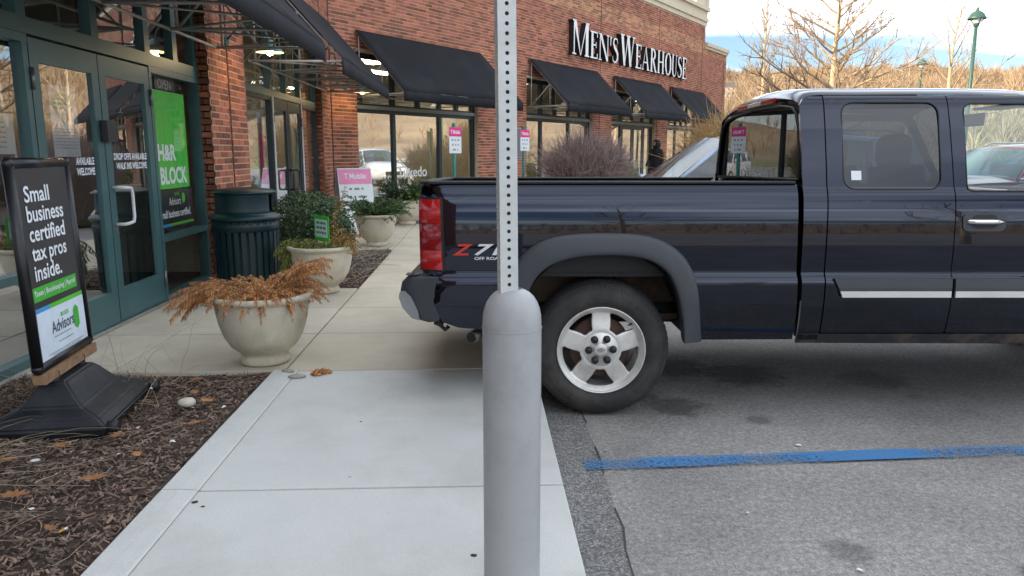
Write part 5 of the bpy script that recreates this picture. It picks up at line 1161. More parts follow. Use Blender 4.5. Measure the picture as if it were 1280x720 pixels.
DEAD = leafmat('dead_conifer', (.52, .25, .095), .5); YGRN = leafmat('yellow_green_conifer', (.20, .23, .05), .4); DGRN = leafmat('boxwood_leaf', (.042, .085, .03), .6); JGRN = leafmat('juniper_green', (.055, .11, .025), .5); JDRK = leafmat('juniper_dark', (.03, .06, .022), .5); TWIG = M('twig_brown', (.13, .075, .04), .85, var=.3, vs=20)
def frond(mf, mt, p, d, L_, droop, r, w=.0045, leaf=.028, dens=150, spread=.85, hang=.35):
    """a drooping scale-leaf spray: stem, flat side sprays and fine leaflets"""
    p = Vector(p); d = Vector(d).normalized(); pts = [p.copy()]; n = max(4, int(L_ / .035)); st = L_ / n
    for i in range(n):
        d = (d + Vector((r.gauss(0, .05), r.gauss(0, .05), -droop * st * (1 + i / n)))).normalized(); p = p + d * st; pts.append(p.copy())
    mt.tube([tuple(q) for q in pts], [.004 * (1 - .8 * i / n) for i in range(n + 1)], 3, caps=False)
    k = int(dens * L_)
    for j in range(k):
        t = (j + r.random()) / k; i = min(int(t * n), n - 1); c = pts[i].lerp(pts[i + 1], t * n - i); ax = (pts[i + 1] - pts[i]).normalized()
        side_ = ax.cross(rand_unit(r)).normalized()
        sd_ = (ax * (1 - spread * .5) + side_ * spread + Vector((0, 0, -hang))).normalized(); l2 = leaf * (1.25 - .7 * t) * r.uniform(.6, 1.4); nrm = sd_.cross(rand_unit(r)).normalized() * w * r.uniform(.6, 1.3)
        b = c + sd_ * l2 * .55 + Vector((0, 0, -hang * l2 * .1)); e = c + sd_ * l2 + Vector((0, 0, -hang * l2 * .5))
        mf.add([tuple(c - nrm * .4), tuple(b - nrm), tuple(e), tuple(b + nrm), tuple(c + nrm * .4)], [(0, 1, 2, 3, 4)])
def plant(name, loc, label, cat='plant', group=None): return thing(name, loc, 0, label, cat, group)
r = random.Random(21)
pt = plant('dead_conifer', (PA[0], PA[1], ZW + .43), 'dead rusty orange conifer drooping over the urn rim', 'plant')
mf, mt = MB(), MB()
for k in range(250):       # dense mound leaning over the rim, long spray to the left
    a = r.uniform(0, 2 * math.pi); rad = r.uniform(0, .20); ca, sa = math.cos(a), math.sin(a)
    frond(mf, mt, (rad * ca, rad * sa, .0), (ca * .8, sa * .8, r.uniform(.5, 1.5)), r.uniform(.16, .33), r.uniform(3.0, 6.5), r, leaf=.026, dens=700, hang=.40, w=.0019)
for k in range(26): frond(mf, mt, (-.10, r.uniform(-.10, .10), .06), (-1, r.uniform(-.4, .25), r.uniform(.12, .45)), r.uniform(.34, .56), r.uniform(.9, 2.2), r, leaf=.040, dens=560, hang=.8, w=.0019)
for k in range(26): frond(mf, mt, (.06, r.uniform(-.1, .15), .02), (.8, r.uniform(-.2, .6), r.uniform(.75, 1.25)), r.uniform(.30, .48), r.uniform(1.0, 2.4), r, leaf=.036, dens=560, hang=.7, w=.0019)
mf.build('foliage', DEAD, pt, fix=False); mt.build('stems', TWIG, pt, fix=False)
pt = plant('yellowing_conifer', (PB[0], PB[1], ZW + .43), 'yellow green nodding conifer in the urn with the small yard sign')
mf, mt, mo = MB(), MB(), MB()
for k in range(34): frond(mf, mt, (r.uniform(-.12, .02), r.uniform(-.12, .12), 0), (-1, r.uniform(-.7, .5), r.uniform(.6, 1.5)), r.uniform(.32, .52), r.uniform(3.2, 6.0), r, leaf=.05, dens=210, hang=.8)
for k in range(30):
    a = r.uniform(0, 6.28); frond(mf, mt, (r.uniform(-.1, .15), r.uniform(-.15, .15), 0), (math.cos(a) * .8, math.sin(a) * .8, .8), r.uniform(.18, .30), 4, r, leaf=.045, dens=220)
mf.build('foliage', YGRN, pt, fix=False)
for k in range(20): frond(mo, mt, (.12 + r.uniform(-.05, .08), r.uniform(-.12, .05), .02), (r.uniform(.1, .9), r.uniform(-.3, .2), r.uniform(.3, .9)), r.uniform(.18, .30), r.uniform(3, 6), r, leaf=.045, dens=220)
for k in range(9):
    h = .08 * k; frond(mo, mt, (.10 + .012 * k, .10, h * .75), (r.uniform(-.4, .4), r.uniform(-.4, .4), 1.0), .24 - .012 * k, 1.0, r, leaf=.035, dens=200)
mo.build('brown_foliage', leafmat('brown_conifer', (.34, .19, .055), .4), pt, fix=False); mt.build('stems', TWIG, pt, fix=False)
pt = plant('juniper', (PC[0], PC[1], ZW + .43), 'feathery green juniper spreading from the urn past the mulch bed')
mf, mt = MB(), MB()
for k in range(120):
    a = r.uniform(0, 6.28); e = r.uniform(.2, 1.2); frond(mf, mt, (r.uniform(-.12, .12), r.uniform(-.12, .12), 0), (math.cos(a), math.sin(a), e), r.uniform(.34, .60), r.uniform(.2, 1.6), r, leaf=.055, dens=130, w=.007, hang=.0, spread=.7)
mf.build('foliage', JGRN, pt, fix=False); mt.build('stems', TWIG, pt, fix=False)
pt = plant('juniper', (PD[0], PD[1], ZW + .43), 'two tone dark and light green shrub in the planter behind the juniper')
mf, mt, mo = MB(), MB(), MB()
for k in range(100):
    a = r.uniform(0, 6.28); e = r.uniform(.3, 1.3); mm = mf if (math.cos(a) > .1 and e < 1.0) else mo
    frond(mm, mt, (r.uniform(-.15, .15), r.uniform(-.15, .15), 0), (math.cos(a), math.sin(a), e), r.uniform(.42, .68), r.uniform(.2, 1.2), r, leaf=.075, dens=110, w=.011, hang=0, spread=.7)
mf.build('light_foliage', leafmat('juniper_light', (.10, .16, .03), .5), pt, fix=False); mo.build('dark_foliage', JDRK, pt, fix=False); mt.build('stems', TWIG, pt, fix=False)
# clipped shrub
def leaf_cloud(m, c, rad, n, r, size, bumps=14, fill=.55):
    """leaves through an uneven ellipsoid"""
    c = Vector(c); lob = [(rand_unit(r), r.uniform(.25, .45)) for _ in range(bumps)]
    for _ in range(n):
        u = rand_unit(r); k = max([0] + [l[1] * max(0, u.dot(l[0]) - .72) / .28 for l in lob]); rr = (.86 + .28 * k) * (r.random() ** (1 / 3) * fill + (1 - fill) if r.random() < .85 else r.random())
        p = c + Vector((u.x * rad[0], u.y * rad[1], u.z * rad[2])) * rr
        a = (u + rand_unit(r) * .9).normalized(); b = a.cross(rand_unit(r)).normalized(); cc = a.cross(b); s = size * r.uniform(.6, 1.3)
        m.add([tuple(p), tuple(p + b * s * .5 + cc * s * .28), tuple(p + b * s), tuple(p + b * s * .5 - cc * s * .28)], [(0, 1, 2, 3)])
sh = plant('clipped_shrub', (-2.0, 9.25, .13), 'dark green clipped boxwood shrub in the mulch bed behind the waste bin', 'shrub')
m = MB(); leaf_cloud(m, (-.05, 0, .50), (.50, .60, .46), 13000, r, .034); leaf_cloud(m, (.26, -.25, .38), (.30, .36, .34), 5000, r, .034); m.build('foliage', DGRN, sh, fix=False)
m = MB()
for k in range(26):
    a = r.uniform(0, 6.28); m.tube([(.03 * math.cos(a), .03 * math.sin(a), -.02), (.2 * math.cos(a), .22 * math.sin(a), .35), (.36 * math.cos(a), .4 * math.sin(a), r.uniform(.45, .85))], [.012, .008, .003], 4, caps=False)
m.build('branches', TWIG, sh, fix=False)
# yard sign in the second urn
ysn = thing('yard_sign', (PB[0] + .03, PB[1] - .10, ZW + .42), R(-52), 'small green and white yard sign stuck in the second urn', 'sign')
m = MB(); m.box(-.15, .15, -.003, .003, .10, .34); pn_ = m.build('panel', GREENP, ysn)
m = MB(); m.box(-.125, .125, -.0045, -.0032, .135, .305); m.build('print_field', M('print_pale2', (.70, .78, .82), .5), pn_)
mdash = MB(); rrd = random.Random(19)
for zz_ in (.262, .215, .168):
    q_ = -.10
    while q_ < .10: e_ = min(q_ + rrd.uniform(.03, .09), .10); mdash.quad((q_, -.0055, zz_), (e_, -.0055, zz_), (e_, -.0055, zz_ + .022), (q_, -.0055, zz_ + .022)); q_ = e_ + .012
meta(mdash.build('small_print', M('print_teal', (.03, .30, .14), .5), pn_, fix=False), kind='stuff')
for a in (-.08, .08):
    m = MB(); m.tube([(a, 0, -.1), (a, 0, .2)], .003, 5); m.build('wire_leg', STEEL, ysn)
# ================================================================== SMALL THINGS ON THE GROUND
LEAFB = M('dead_leaf', (.34, .15, .055), .8, var=.3, vs=30, rand=.3)
def fallen_leaf(x, y, z, s, rz, label):
    t = thing('fallen_leaf', (x, y, z), rz, label, 'leaf', 'fallen oak leaves'); m = MB()
    out = [(0, -.5), (.13, -.36), (.10, -.25), (.30, -.20), (.17, -.05), (.36, .08), (.18, .15), (.24, .33), (.10, .32), (0, .5), (-.12, .32), (-.25, .3), (-.16, .14), (-.36, .1), (-.16, -.06), (-.28, -.22), (-.1, -.26), (-.12, -.38)]
    vs_ = [(a * s, b * s, s * (.22 * abs(a) + .25 * b * b)) for a, b in out]; m.add([(0, 0, 0.002)] + vs_, [(0, i + 1, (i + 1) % 18 + 1) for i in range(18)]); m.build('blade', LEAFB, t, fix=False)
    m = MB(); m.tube([(0, -.5 * s, .25 * .25 * s), (.03 * s, -.78 * s, .05 * s)], .0012, 4); m.build('stalk', TWIG, t)
LEAFS = [(-1.62, 3.05, .11), (-1.75, 3.55, .09), (-1.5, 4.05, .10), (-1.62, 4.2, .08), (-2.1, 3.25, .11), (-1.95, 3.42, .09), (-1.85, 2.9, .12), (-1.56, 2.62, .07), (-1.44, 3.7, .08), (-2.25, 3.0, .10), (-1.7, 4.45, .09), (-1.55, 3.3, .07)]
for k, (x, y, s) in enumerate(LEAFS): fallen_leaf(x, y, .145, s, r.uniform(0, 6.28), 'crisp orange brown oak leaf lying on the near mulch')
pt = thing('fallen_frond', (-1.03, 4.56, ZW + .002), R(40), 'tuft of dead orange conifer lying on the pale sidewalk by the urn', 'frond'); mf, mt = MB(), MB()
for k in range(5): frond(mf, mt, (0, .012 * k, .004), (1, r.uniform(-.5, .3), .12), .12, 1.5, r, leaf=.035, dens=330, hang=.0)
for mm in (mf, mt): mm.v = [(p[0], p[1], max(p[2], .001)) for p in mm.v]
mf.build('foliage', DEAD, pt, fix=False); mt.build('stems', TWIG, pt, fix=False)
STN = M('pebble_grey', (.30, .29, .25), .85, var=.2, vs=12, bump=.4, bs=50)
def pebble(x, y, z, sx_, sy_, sz_, label, mat=STN, rz=0):
    bm = bmesh.new(); bmesh.ops.create_icosphere(bm, subdivisions=2, radius=1); rr = random.Random(int(x * 999)); ph = [rand_unit(rr) for _ in range(5)]
    for v in bm.verts:
        k = 1 + sum(.10 * math.sin(3 * v.co.dot(p) + i) for i, p in enumerate(ph)) * .6; v.co = Vector((v.co.x * sx_ * k, v.co.y * sy_ * k, v.co.z * sz_ * k + sz_ * .7))
    m = MB(); m.bm(bm, True); o = m.build('stone', mat); o.location = (x, y, z); o.rotation_euler = (0, 0, rz); return meta(o, label, 'stone')
pebble(-1.13, 4.545, ZW, .052, .026, .016, 'flat grey stone on the sidewalk beside the fallen orange frond', rz=.2)
pebble(-1.21, 4.66, ZW + .004, .045, .025, .012, 'flat grey stone touching the foot of the dead conifer planter', rz=-.2)
pebble(-1.60, 4.02, .125, .045, .035, .028, 'pale round stone lying on the mulch near the floor sign', M('pebble_pale', (.55, .50, .40), .8, var=.15, vs=15), .4)
for k, (x, y, s) in enumerate(((-1.95, 3.22, .02), (-1.62, 3.28, .014), (-1.44, 3.42, .013), (-1.52, 3.9, .012), (-1.88, 4.25, .012), (-1.36, 3.9, .012), (-1.7, 2.75, .012), (-1.68, 3.62, .013))):
    m = MB(); rr = random.Random(k); m.add([(s * rr.uniform(.6, 1.3) * math.cos(a), s * rr.uniform(.6, 1.3) * math.sin(a), .004 + rr.uniform(0, .01)) for a in (0, 1.3, 2.4, 3.6, 5.0)], [(0, 1, 2, 3, 4)])
    o = m.build('paper_scrap', M('scrap_white', (.72, .72, .70), .7)); o.location = (x, y, .150); meta(o, 'tiny white paper scrap littering the near mulch', 'litter', 'paper scraps in the mulch')
o = thing('cigarette_butt', (-1.51, 2.58, .145), 1.2, 'cigarette butt with orange filter on the near mulch', 'litter')
m = MB(); m.tube([(0, 0, .004), (.022, 0, .004)], .004, 8); m.build('filter', M('filter_orange', (.55, .27, .05), .7), o)
m = MB(); m.tube([(.0221, 0, .004), (.035, 0, .004)], .004, 8); m.build('paper', M('cig_white', (.75, .74, .72), .7), o)
# dry ornamental grass stems bending over the bed
DRY = M('dry_grass', (.42, .33, .22), .8, var=.25, vs=12, rand=.3)
m = MB(); rr = random.Random(77)
for k in range(85):
    cx, cy = rr.uniform(-2.75, -2.15), rr.uniform(2.2, 3.15); a = rr.gauss(.45, .6); L_ = rr.uniform(.25, .85); p = Vector((cx, cy, .10)); d = Vector((math.cos(a) * .8, math.sin(a) * .8, rr.uniform(.25, 1.0))).normalized(); pts = [tuple(p)]
    for i in range(7):
        d = (d + Vector((rr.gauss(0, .08), rr.gauss(0, .08), -.13 - .05 * rr.random()))).normalized(); p = p + d * L_ / 7
        p.z = max(p.z, .135); pts.append(tuple(p))
    m.tube(pts, [.0015 * (1 - .09 * i) for i in range(8)], 3, caps=False)
for k in range(60):
    cx, cy = rr.uniform(-2.8, -1.7), rr.uniform(4.0, 4.6); a = rr.uniform(0, 6.28); L_ = rr.uniform(.12, .45); p = Vector((cx, cy, .11)); d = Vector((math.cos(a) * .6, math.sin(a) * .6, rr.uniform(.2, 1.1))).normalized(); pts = [tuple(p)]
    for i in range(6):
        d = (d + Vector((rr.gauss(0, .12), rr.gauss(0, .12), -.10))).normalized(); p = p + d * L_ / 6; p.z = max(p.z, .13); pts.append(tuple(p))
    m.tube(pts, [.0018 * (1 - .1 * i) for i in range(7)], 3, caps=False)
for k in range(160):
    cx, cy = rr.uniform(-2.6, -1.4), rr.uniform(1.8, 4.5); a = rr.uniform(0, 6.28); L_ = rr.uniform(.06, .22); p = Vector((cx, cy, .14)); pts = [tuple(p)]
    for i in range(3): a += rr.gauss(0, .3); p = p + Vector((math.cos(a), math.sin(a), rr.gauss(0, .12))) * L_ / 3; p.z = max(p.z, .132); pts.append(tuple(p))
    m.tube(pts, .0011, 3, caps=False)
meta(m.build('dry_grass', DRY, fix=False), 'dry straw coloured grass stems bent over the near mulch', 'grass', kind='stuff')
m = MB()
for k in range(160):
    cx, cy = rr.uniform(-1.75, -1.3), rr.uniform(7.9, 10.6); a = rr.uniform(0, 6.28); L_ = rr.uniform(.1, .4); p = Vector((cx, cy, .125)); d = Vector((math.cos(a) * .7, math.sin(a) * .7, rr.uniform(.1, .9))).normalized(); pts = [tuple(p)]
    for i in range(5): d = (d + Vector((rr.gauss(0, .12), rr.gauss(0, .12), -.12))).normalized(); p = p + d * L_ / 5; p.z = max(p.z, .135); pts.append(tuple(p))
    m.tube(pts, .0022, 3, caps=False)
meta(m.build('dry_grass', M('dry_grass_pale', (.38, .34, .28), .8, rand=.3), fix=False), 'pale dead twigs on the mulch between the urns', 'grass', kind='stuff')
# bits on asphalt
for k, (x, y, s) in enumerate(((1.35, 2.45, .016), (1.62, 3.62, .02), (1.3, 2.2, .016), (1.1, 2.9, .012), (1.9, 3.3, .012), (.62, 3.6, .014))):
    m = MB(); rr = random.Random(k + 40); m.add([(s * rr.uniform(.5, 1.3) * math.cos(a), s * rr.uniform(.5, 1.3) * math.sin(a) * .6, .001 + rr.uniform(0, .006)) for a in (0, 1.3, 2.4, 3.6, 5.0)], [(0, 1, 2, 3, 4)])
    o = m.build('paper_scrap', MATS['scrap_white']); o.location = (x, y, .006); meta(o, 'tiny white paper scrap lying on the asphalt', 'litter', 'paper scraps on the asphalt')

# dark gum and grit on the pale slabs
GUM = M('gum_dark', (.03, .028, .026), .8)
for k, (x, y, s_) in enumerate(((-.03, 2.41, .012), (-1.135, 2.86, .014), (-1.09, 2.82, .008), (-.62, 3.75, .007), (.16, 3.4, .009))):
    m = MB(); rr = random.Random(k + 90); n_ = 9
    m.add([(0, 0, .0035)] + [(s_ * rr.uniform(.75, 1.25) * math.cos(6.283 * i / n_), s_ * .8 * rr.uniform(.75, 1.25) * math.sin(6.283 * i / n_), .0008) for i in range(n_)], [(0, i + 1, (i + 1) % n_ + 1) for i in range(n_)], True)
    o = m.build('gum_spot', GUM); o.location = (x, y, ZW + .0005); meta(o, 'small dark gum spot stuck to the pale sidewalk slab', 'gum', 'gum spots on the sidewalk')
# ================================================================== SIGN POSTS AND FOLDING BOARD
TEAL = M('post_teal', (.02, .20, .16), .45)
def strips(m, cx, w, z, h, y, r, gap=.25):
    """a line of unreadable small print as short dashes"""
    x = cx - w / 2
    while x < cx + w / 2 - .004:
        l = r.uniform(.25, .7) * h * 4; l = min(l, cx + w / 2 - x); m.quad((x, y, z), (x + l, y, z), (x + l, y, z + h), (x, y, z + h)); x += l + h * 1.2
def park_sign(x, y, zt, label, rz):
    t = thing('parking_sign', (x, y, ZW), rz, label, 'sign', 'pink headed parking signs'); z1 = zt - ZW
    m = MB(); m.tube([(0, .02, 0), (0, .02, z1 + .04)], .034, 10); m.build('post', TEAL, t)
    m = MB(); m.lathe([(.001, .05), (.03, .035), (.038, 0)], 12, (0, .02, z1 + .04)); m.build('post_cap', TEAL, t)
    m = MB(); m.box(-.155, .155, -.022, -.016, z1 - .48, z1); b = m.build('panel', PAPER, t)
    m = MB(); m.box(-.155, .155, -.0245, -.0225, z1 - .17, z1); m.build('header', PINK, b)
    put_text('lettering', 'T Mobile', WHT, b, (-.12, -.026, z1 - .125), (1, 0, 0), UP, .24, .075, bold=.02)
    rr = random.Random(4); m = MB()
    for k in range(3): strips(m, 0, .2 - .03 * k, z1 - .25 - .09 * k, .03, -.0235, rr)
    meta(m.build('small_print', GREYI, b), kind='stuff')
park_sign(-.47, 14.6, 1.94, 'pink and white parking sign on a teal post before the wide shop window', R(45))
park_sign(1.04, 18.0, 1.99, 'pink and white parking sign on a teal post before the grey wall plaque', R(45))
t = thing('folding_board', (-2.26, 13.85, ZW), R(28), 'white and pink folding board standing at the foot of the brick corner', 'sign')
def board(front):
    m = MB(); s = -1 if front else 1; y0, y1 = s * .28, s * .03
    m.hexa([(-.31, y0 - .012, 0), (.31, y0 - .012, 0), (.31, y0 + .012, 0), (-.31, y0 + .012, 0), (-.31, y1 - .012, 1.08), (.31, y1 - .012, 1.08), (.31, y1 + .012, 1.08), (-.31, y1 + .012, 1.08)])
    return m.build('leaf_panel', PAPER if front else M('board_grey', (.30, .30, .32), .6), t)
bf = board(True); board(False)
def on_board(z): return -.28 + .25 * z / 1.08 - .0135
m = MB(); z0, z1 = .80, 1.06; m.quad((-.30, on_board(z0), z0), (.30, on_board(z0), z0), (.30, on_board(z1), z1), (-.30, on_board(z1), z1)); m.build('header', M('print_soft_pink', (.75, .24, .42), .5), bf)
put_text('lettering', 'T Mobile', WHT, bf, (-.2, on_board(.89) - .002, .89), (1, 0, 0), (0, .225, 1), .4, .10, bold=.02)
m = MB(); rr = random.Random(8)
for k, zz in enumerate((.70, .56)): strips(m, 0, .26 + .1 * k, zz, .035, on_board(zz) - .003, rr)
meta(m.build('small_print', GREYI, bf), kind='stuff')
m = MB(); m.quad((.02, on_board(.2) - .002, .2), (.22, on_board(.2) - .002, .2), (.20, on_board(.5) - .002, .5), (.0, on_board(.5) - .002, .5)); m.build('print_patch', SKYB, bf)

# ================================================================== OTHER VEHICLES
def make_car(loc, rz, paint, label, scale=1.0, hgt=1.66):
    """crossover: x forward, y left/right, z up; lofted body, glazed cabin, wheels"""
    t = thing('parked_car', loc, rz, label, 'car', 'parked cars'); t.scale = (scale,) * 3
    G = glass('car_glass', (.32, .44, .48), 1.5, .05, gain=1.0)
    # body stations: x, half width, z sill, z shoulder, crown z
    st = [(-2.24, .70, .50, .92, .96), (-2.18, .82, .36, 1.02, 1.06), (-1.9, .90, .28, 1.07, 1.10), (-1.2, .92, .24, 1.06, 1.09), (-.3, .92, .24, 1.03, 1.06), (.6, .92, .24, 1.00, 1.04), (.95, .915, .24, .99, 1.07), (1.25, .91, .25, .97, 1.06), (1.7, .88, .28, .91, 1.00), (2.05, .81, .34, .82, .90), (2.2, .70, .42, .72, .78), (2.26, .60, .48, .66, .70)]
    m = MB(); b0 = len(m.v); K = 17
    for x, w_, zs, zh, zc in st:
        half = [(0.0, zs), (w_ * .82, zs), (w_ * .97, zs + .10), (w_, zs + (zh - zs) * .45), (w_ * .985, zh - .10), (w_ * .95, zh - .02), (w_ * .88, zh + .012), (w_ * .5, zc), (0, zc + .006)]
        ring = half + [(-a, b) for a, b in half[-2:0:-1]]
        for a, b in ring: m.v.append((x, a, b))
        n = len(ring)
    for i in range(len(st) - 1):
        for k in range(n): m.face([b0 + i * n + k, b0 + i * n + (k + 1) % n, b0 + (i + 1) * n + (k + 1) % n, b0 + (i + 1) * n + k], True)
    m.face([b0 + k for k in range(n)]); m.face([b0 + (len(st) - 1) * n + k for k in range(n)][::-1])
    body = m.build('body', paint, t)
    zr = hgt
    # roof and pillars
    rp_ = [(-2.05, .60, zr - .14), (-1.7, .66, zr - .05), (-1.0, .68, zr - .005), (-.3, .68, zr), (.12, .66, zr - .035), (.28, .645, zr - .07)]
    m = MB(); b0 = len(m.v)
    for x, w_, z in rp_:
        for a in (-1, -.93, -.7, -.35, 0, .35, .7, .93, 1): m.v.append((x, a * w_, z - .055 * abs(a) ** 4 + .012 * (1 - a * a)))
    for i in range(len(rp_) - 1):
        for k in range(8): m.face([b0 + i * 9 + k, b0 + (i + 1) * 9 + k, b0 + (i + 1) * 9 + k + 1, b0 + i * 9 + k + 1], True)
    q = m.build('roof', paint, t); md = q.modifiers.new('t', 'SOLIDIFY'); md.thickness = .03
    for s in (-1, 1):
        wb = .86
        for name, a, b in (('pillar', (1.02, wb, 1.0), (.28, .645, zr - .11)), ('pillar', (-.35, wb + .01, 1.03), (-.42, .675, zr - .06)), ('pillar', (-1.35, wb, 1.06), (-1.45, .66, zr - .07)), ('pillar', (-2.1, wb - .06, 1.05), (-1.95, .615, zr - .14))):
            m = MB(); m.tube([(a[0], s * a[1], a[2]), ((a[0] + b[0]) / 2, s * ((a[1] + b[1]) / 2 + .02), (a[2] + b[2]) / 2), (b[0], s * b[1], b[2])], .032, 6); m.build(name, paint, t)
        m = MB(); m.grid(lambda u, v: ((-2.05 + u * (3.03)) * (1 - v) + (-1.93 + u * 2.2) * v, s * ((wb - .005) * (1 - v) + .655 * v + .02 * math.sin(math.pi * v)), (1.06 - .06 * u) * (1 - v) + (zr - .11 - .0 * u) * v), 10, 4); m.build('side_window', G, t)
        m = MB(); m.tube([(-2.02, s * .865, 1.075), (1.0, s * .885, 1.02)], .012, 6); m.build('belt_trim', CHROME, t)
        m = MB(); m.tube([(-1.8, s * .56, zr + .0), (-1.6, s * .57, zr + .035), (-.2, s * .57, zr + .035), (0, s * .56, zr - .01)], .016, 6); m.build('roof_rail', ALU, t)
        m = MB(); m.box(.78, .98, s * .94 if s > 0 else -1.12, 1.12 if s > 0 else -.94, 1.04, 1.18, b=.03); m.build('door_mirror', paint, t)
        m = MB(); m.box(1.86, 2.14, s * .60 if s > 0 else -.80, .80 if s > 0 else -.60, .68, .80, b=.03); m.build('headlight', MATS['lens_clear'], t)
        m = MB(); m.box(-2.24, -2.1, s * .62 if s > 0 else -.83, .83 if s > 0 else -.62, .86, 1.02, b=.02); m.build('tail_light', MATS['lens_red'], t)
        for xw in (-1.38, 1.36):
            w_ = thing('wheel'); w_.parent = t; w_.location = (xw, s * .92, .345); w_.rotation_euler = (0, 0, 0 if s < 0 else R(180))
            m = MB(); m.lathe([(.225, .03), (.235, .0), (.30, -.006), (.335, .02), (.345, .06), (.345, .17), (.33, .21), (.24, .22), (.2, .2)], 32, axis='y'); m.build('tyre', TYRE, w_)
            m = MB(); m.lathe([(.001, .03), (.06, .02), (.07, .05), (.19, .06), (.215, .02), (.232, .008), (.23, .12)], 24, axis='y'); m.build('rim', ALLOY, w_)
    m = MB(); m.grid(lambda u, v: (1.06 * (1 - v) + .27 * v + .20 * math.sin(math.pi * u) * (1 - .45 * v), (-.84 * (1 - v) - .635 * v) + (1.68 * (1 - v) + 1.27 * v) * u, 1.015 * (1 - v) + (zr - .075) * v + .035 * math.sin(math.pi * u)), 10, 5); m.build('windscreen', G, t)
    m = MB(); m.grid(lambda u, v: (-2.13 * (1 - v) - 2.03 * v, (-.80 * (1 - v) - .59 * v) + (1.60 * (1 - v) + 1.18 * v) * u, 1.06 * (1 - v) + (zr - .15) * v), 6, 3); m.build('rear_window', G, t)
    m = MB(); m.box(-1.6, .9, -.8, .8, .5, .98); m.box(-.5, -.3, -.65, .65, .98, 1.25, b=.04); m.build('interior', MATS['truck_black'], t)
    m = MB(); m.box(2.1, 2.27, -.42, .42, .48, .66, b=.02); m.build('grille', MATS['truck_black'], t)
    return t
SILV = M('car_silver_paint', (.30, .36, .44), .3, metal=.35, coat=.8, var=.03); REDP = M('car_red_paint', (.30, .02, .018), .3, coat=.8, var=.03); WHP = M('car_white_paint', (.65, .66, .67), .3, coat=.8, var=.03); DKP = M('car_blue_paint', (.02, .045, .09), .3, coat=.8, var=.03)
c = at_cam(2.72, 9.55); make_car((c.x, c.y, 0), R(180) - YAW, SILV, 'silver crossover parked nose in beyond the pickup bed', hgt=1.70)
c = at_cam(9.4, 14.5); make_car((c.x, c.y, 0), R(200), REDP, 'red crossover seen through the pickup door window', hgt=1.62)
make_car((17.0, 20.0, 0), R(170), WHP, 'white crossover across the lot mirrored in the wide shop window', hgt=1.64)
make_car((18.2, 8.6, 0), R(184), REDP, 'red crossover parked alone across the lot from the green doors', hgt=1.6)
make_car((17.6, 23.4, 0), R(168), DKP, 'dark blue crossover parked across the lot beside the white one', hgt=1.62)

# ================================================================== PERSON
def person(loc, rz):
    t = thing('person', loc, rz, 'person in a black hooded coat walking towards the shop doorway', 'person')
    me = bpy.data.meshes.new('body')
    J = [(0, 0, .95), (0, 0, 1.12), (0, .01, 1.34), (0, .0, 1.47), (0, -.01, 1.54), (0, -.02, 1.64), (0, -.02, 1.70),
         (.09, 0, .92), (.10, -.10, .52), (.10, .02, .09), (.10, -.12, .05),
         (-.09, 0, .92), (-.10, .10, .52), (-.10, .26, .12), (-.10, .17, .05),
         (.19, .01, 1.40), (.25, .06, 1.12), (.24, -.06, .90), (.235, -.10, .82),
         (-.19, .01, 1.40), (-.25, -.06, 1.12), (-.23, -.20, .95), (-.22, -.26, .89)]
    E_ = [(0, 1), (1, 2), (2, 3), (3, 4), (4, 5), (5, 6), (0, 7), (7, 8), (8, 9), (9, 10), (0, 11), (11, 12), (12, 13), (13, 14), (2, 15), (15, 16), (16, 17), (17, 18), (2, 19), (19, 20), (20, 21), (21, 22)]
    Rr = [.17, .17, .18, .09, .065, .105, .085, .11, .075, .05, .045, .11, .075, .05, .045, .09, .065, .05, .035, .09, .065, .05, .035]
    me.from_pydata(J, E_, []); o = link('body', me, t, M('coat_black', (.008, .008, .01), .8, var=.2))
    sk = o.modifiers.new('skin', 'SKIN'); sb = o.modifiers.new('smooth', 'SUBSURF'); sb.levels = sb.render_levels = 2
    for v, rr_ in zip(me.skin_vertices[0].data, Rr): v.radius = (rr_, rr_ * .85); v.use_root = False
    me.skin_vertices[0].data[0].use_root = True
    m = MB(); m.lathe([(.20, .74), (.235, .80), (.22, .95), (.205, 1.12), (.225, 1.3), (.20, 1.42), (.10, 1.50)], 20); q = m.build('coat', MATS['coat_black'], t); q.scale = (1, .75, 1)
    m = MB(); m.lathe([(.10, 1.47), (.135, 1.55), (.14, 1.65), (.11, 1.74), (.001, 1.775)], 18); m.build('hood', MATS['coat_black'], t)
    m = MB(); m.lathe([(.001, -.085), (.045, -.075), (.07, -.02), (.075, .03), (.055, .07), (.001, .085)], 14, (0, -.085, 1.625)); fc = m.build('face', M('skin_tone', (.35, .19, .13), .6), t)
    m = MB(); m.tube([(0, -.155, 1.64), (0, -.178, 1.612), (0, -.155, 1.60)], [.008, .014, .01], 6); m.build('nose', MATS['skin_tone'], fc)
    for s in (-1, 1):
        m = MB(); m.lathe([(.001, -.008), (.009, 0), (.001, .008)], 8, (s * .03, -.152, 1.645)); m.build('eye', INK, fc)
        sh_ = MB(); sh_.box(s * .10 - .05, s * .10 + .05, -.17 if s > 0 else .12, .10 if s > 0 else .36, 0, .09, b=.03); sh_.build('shoe', BLACKP, t)
    return t
pq = BEND + DM * 14.2 + NM * .75; person((pq.x, pq.y, ZW), R(-55))

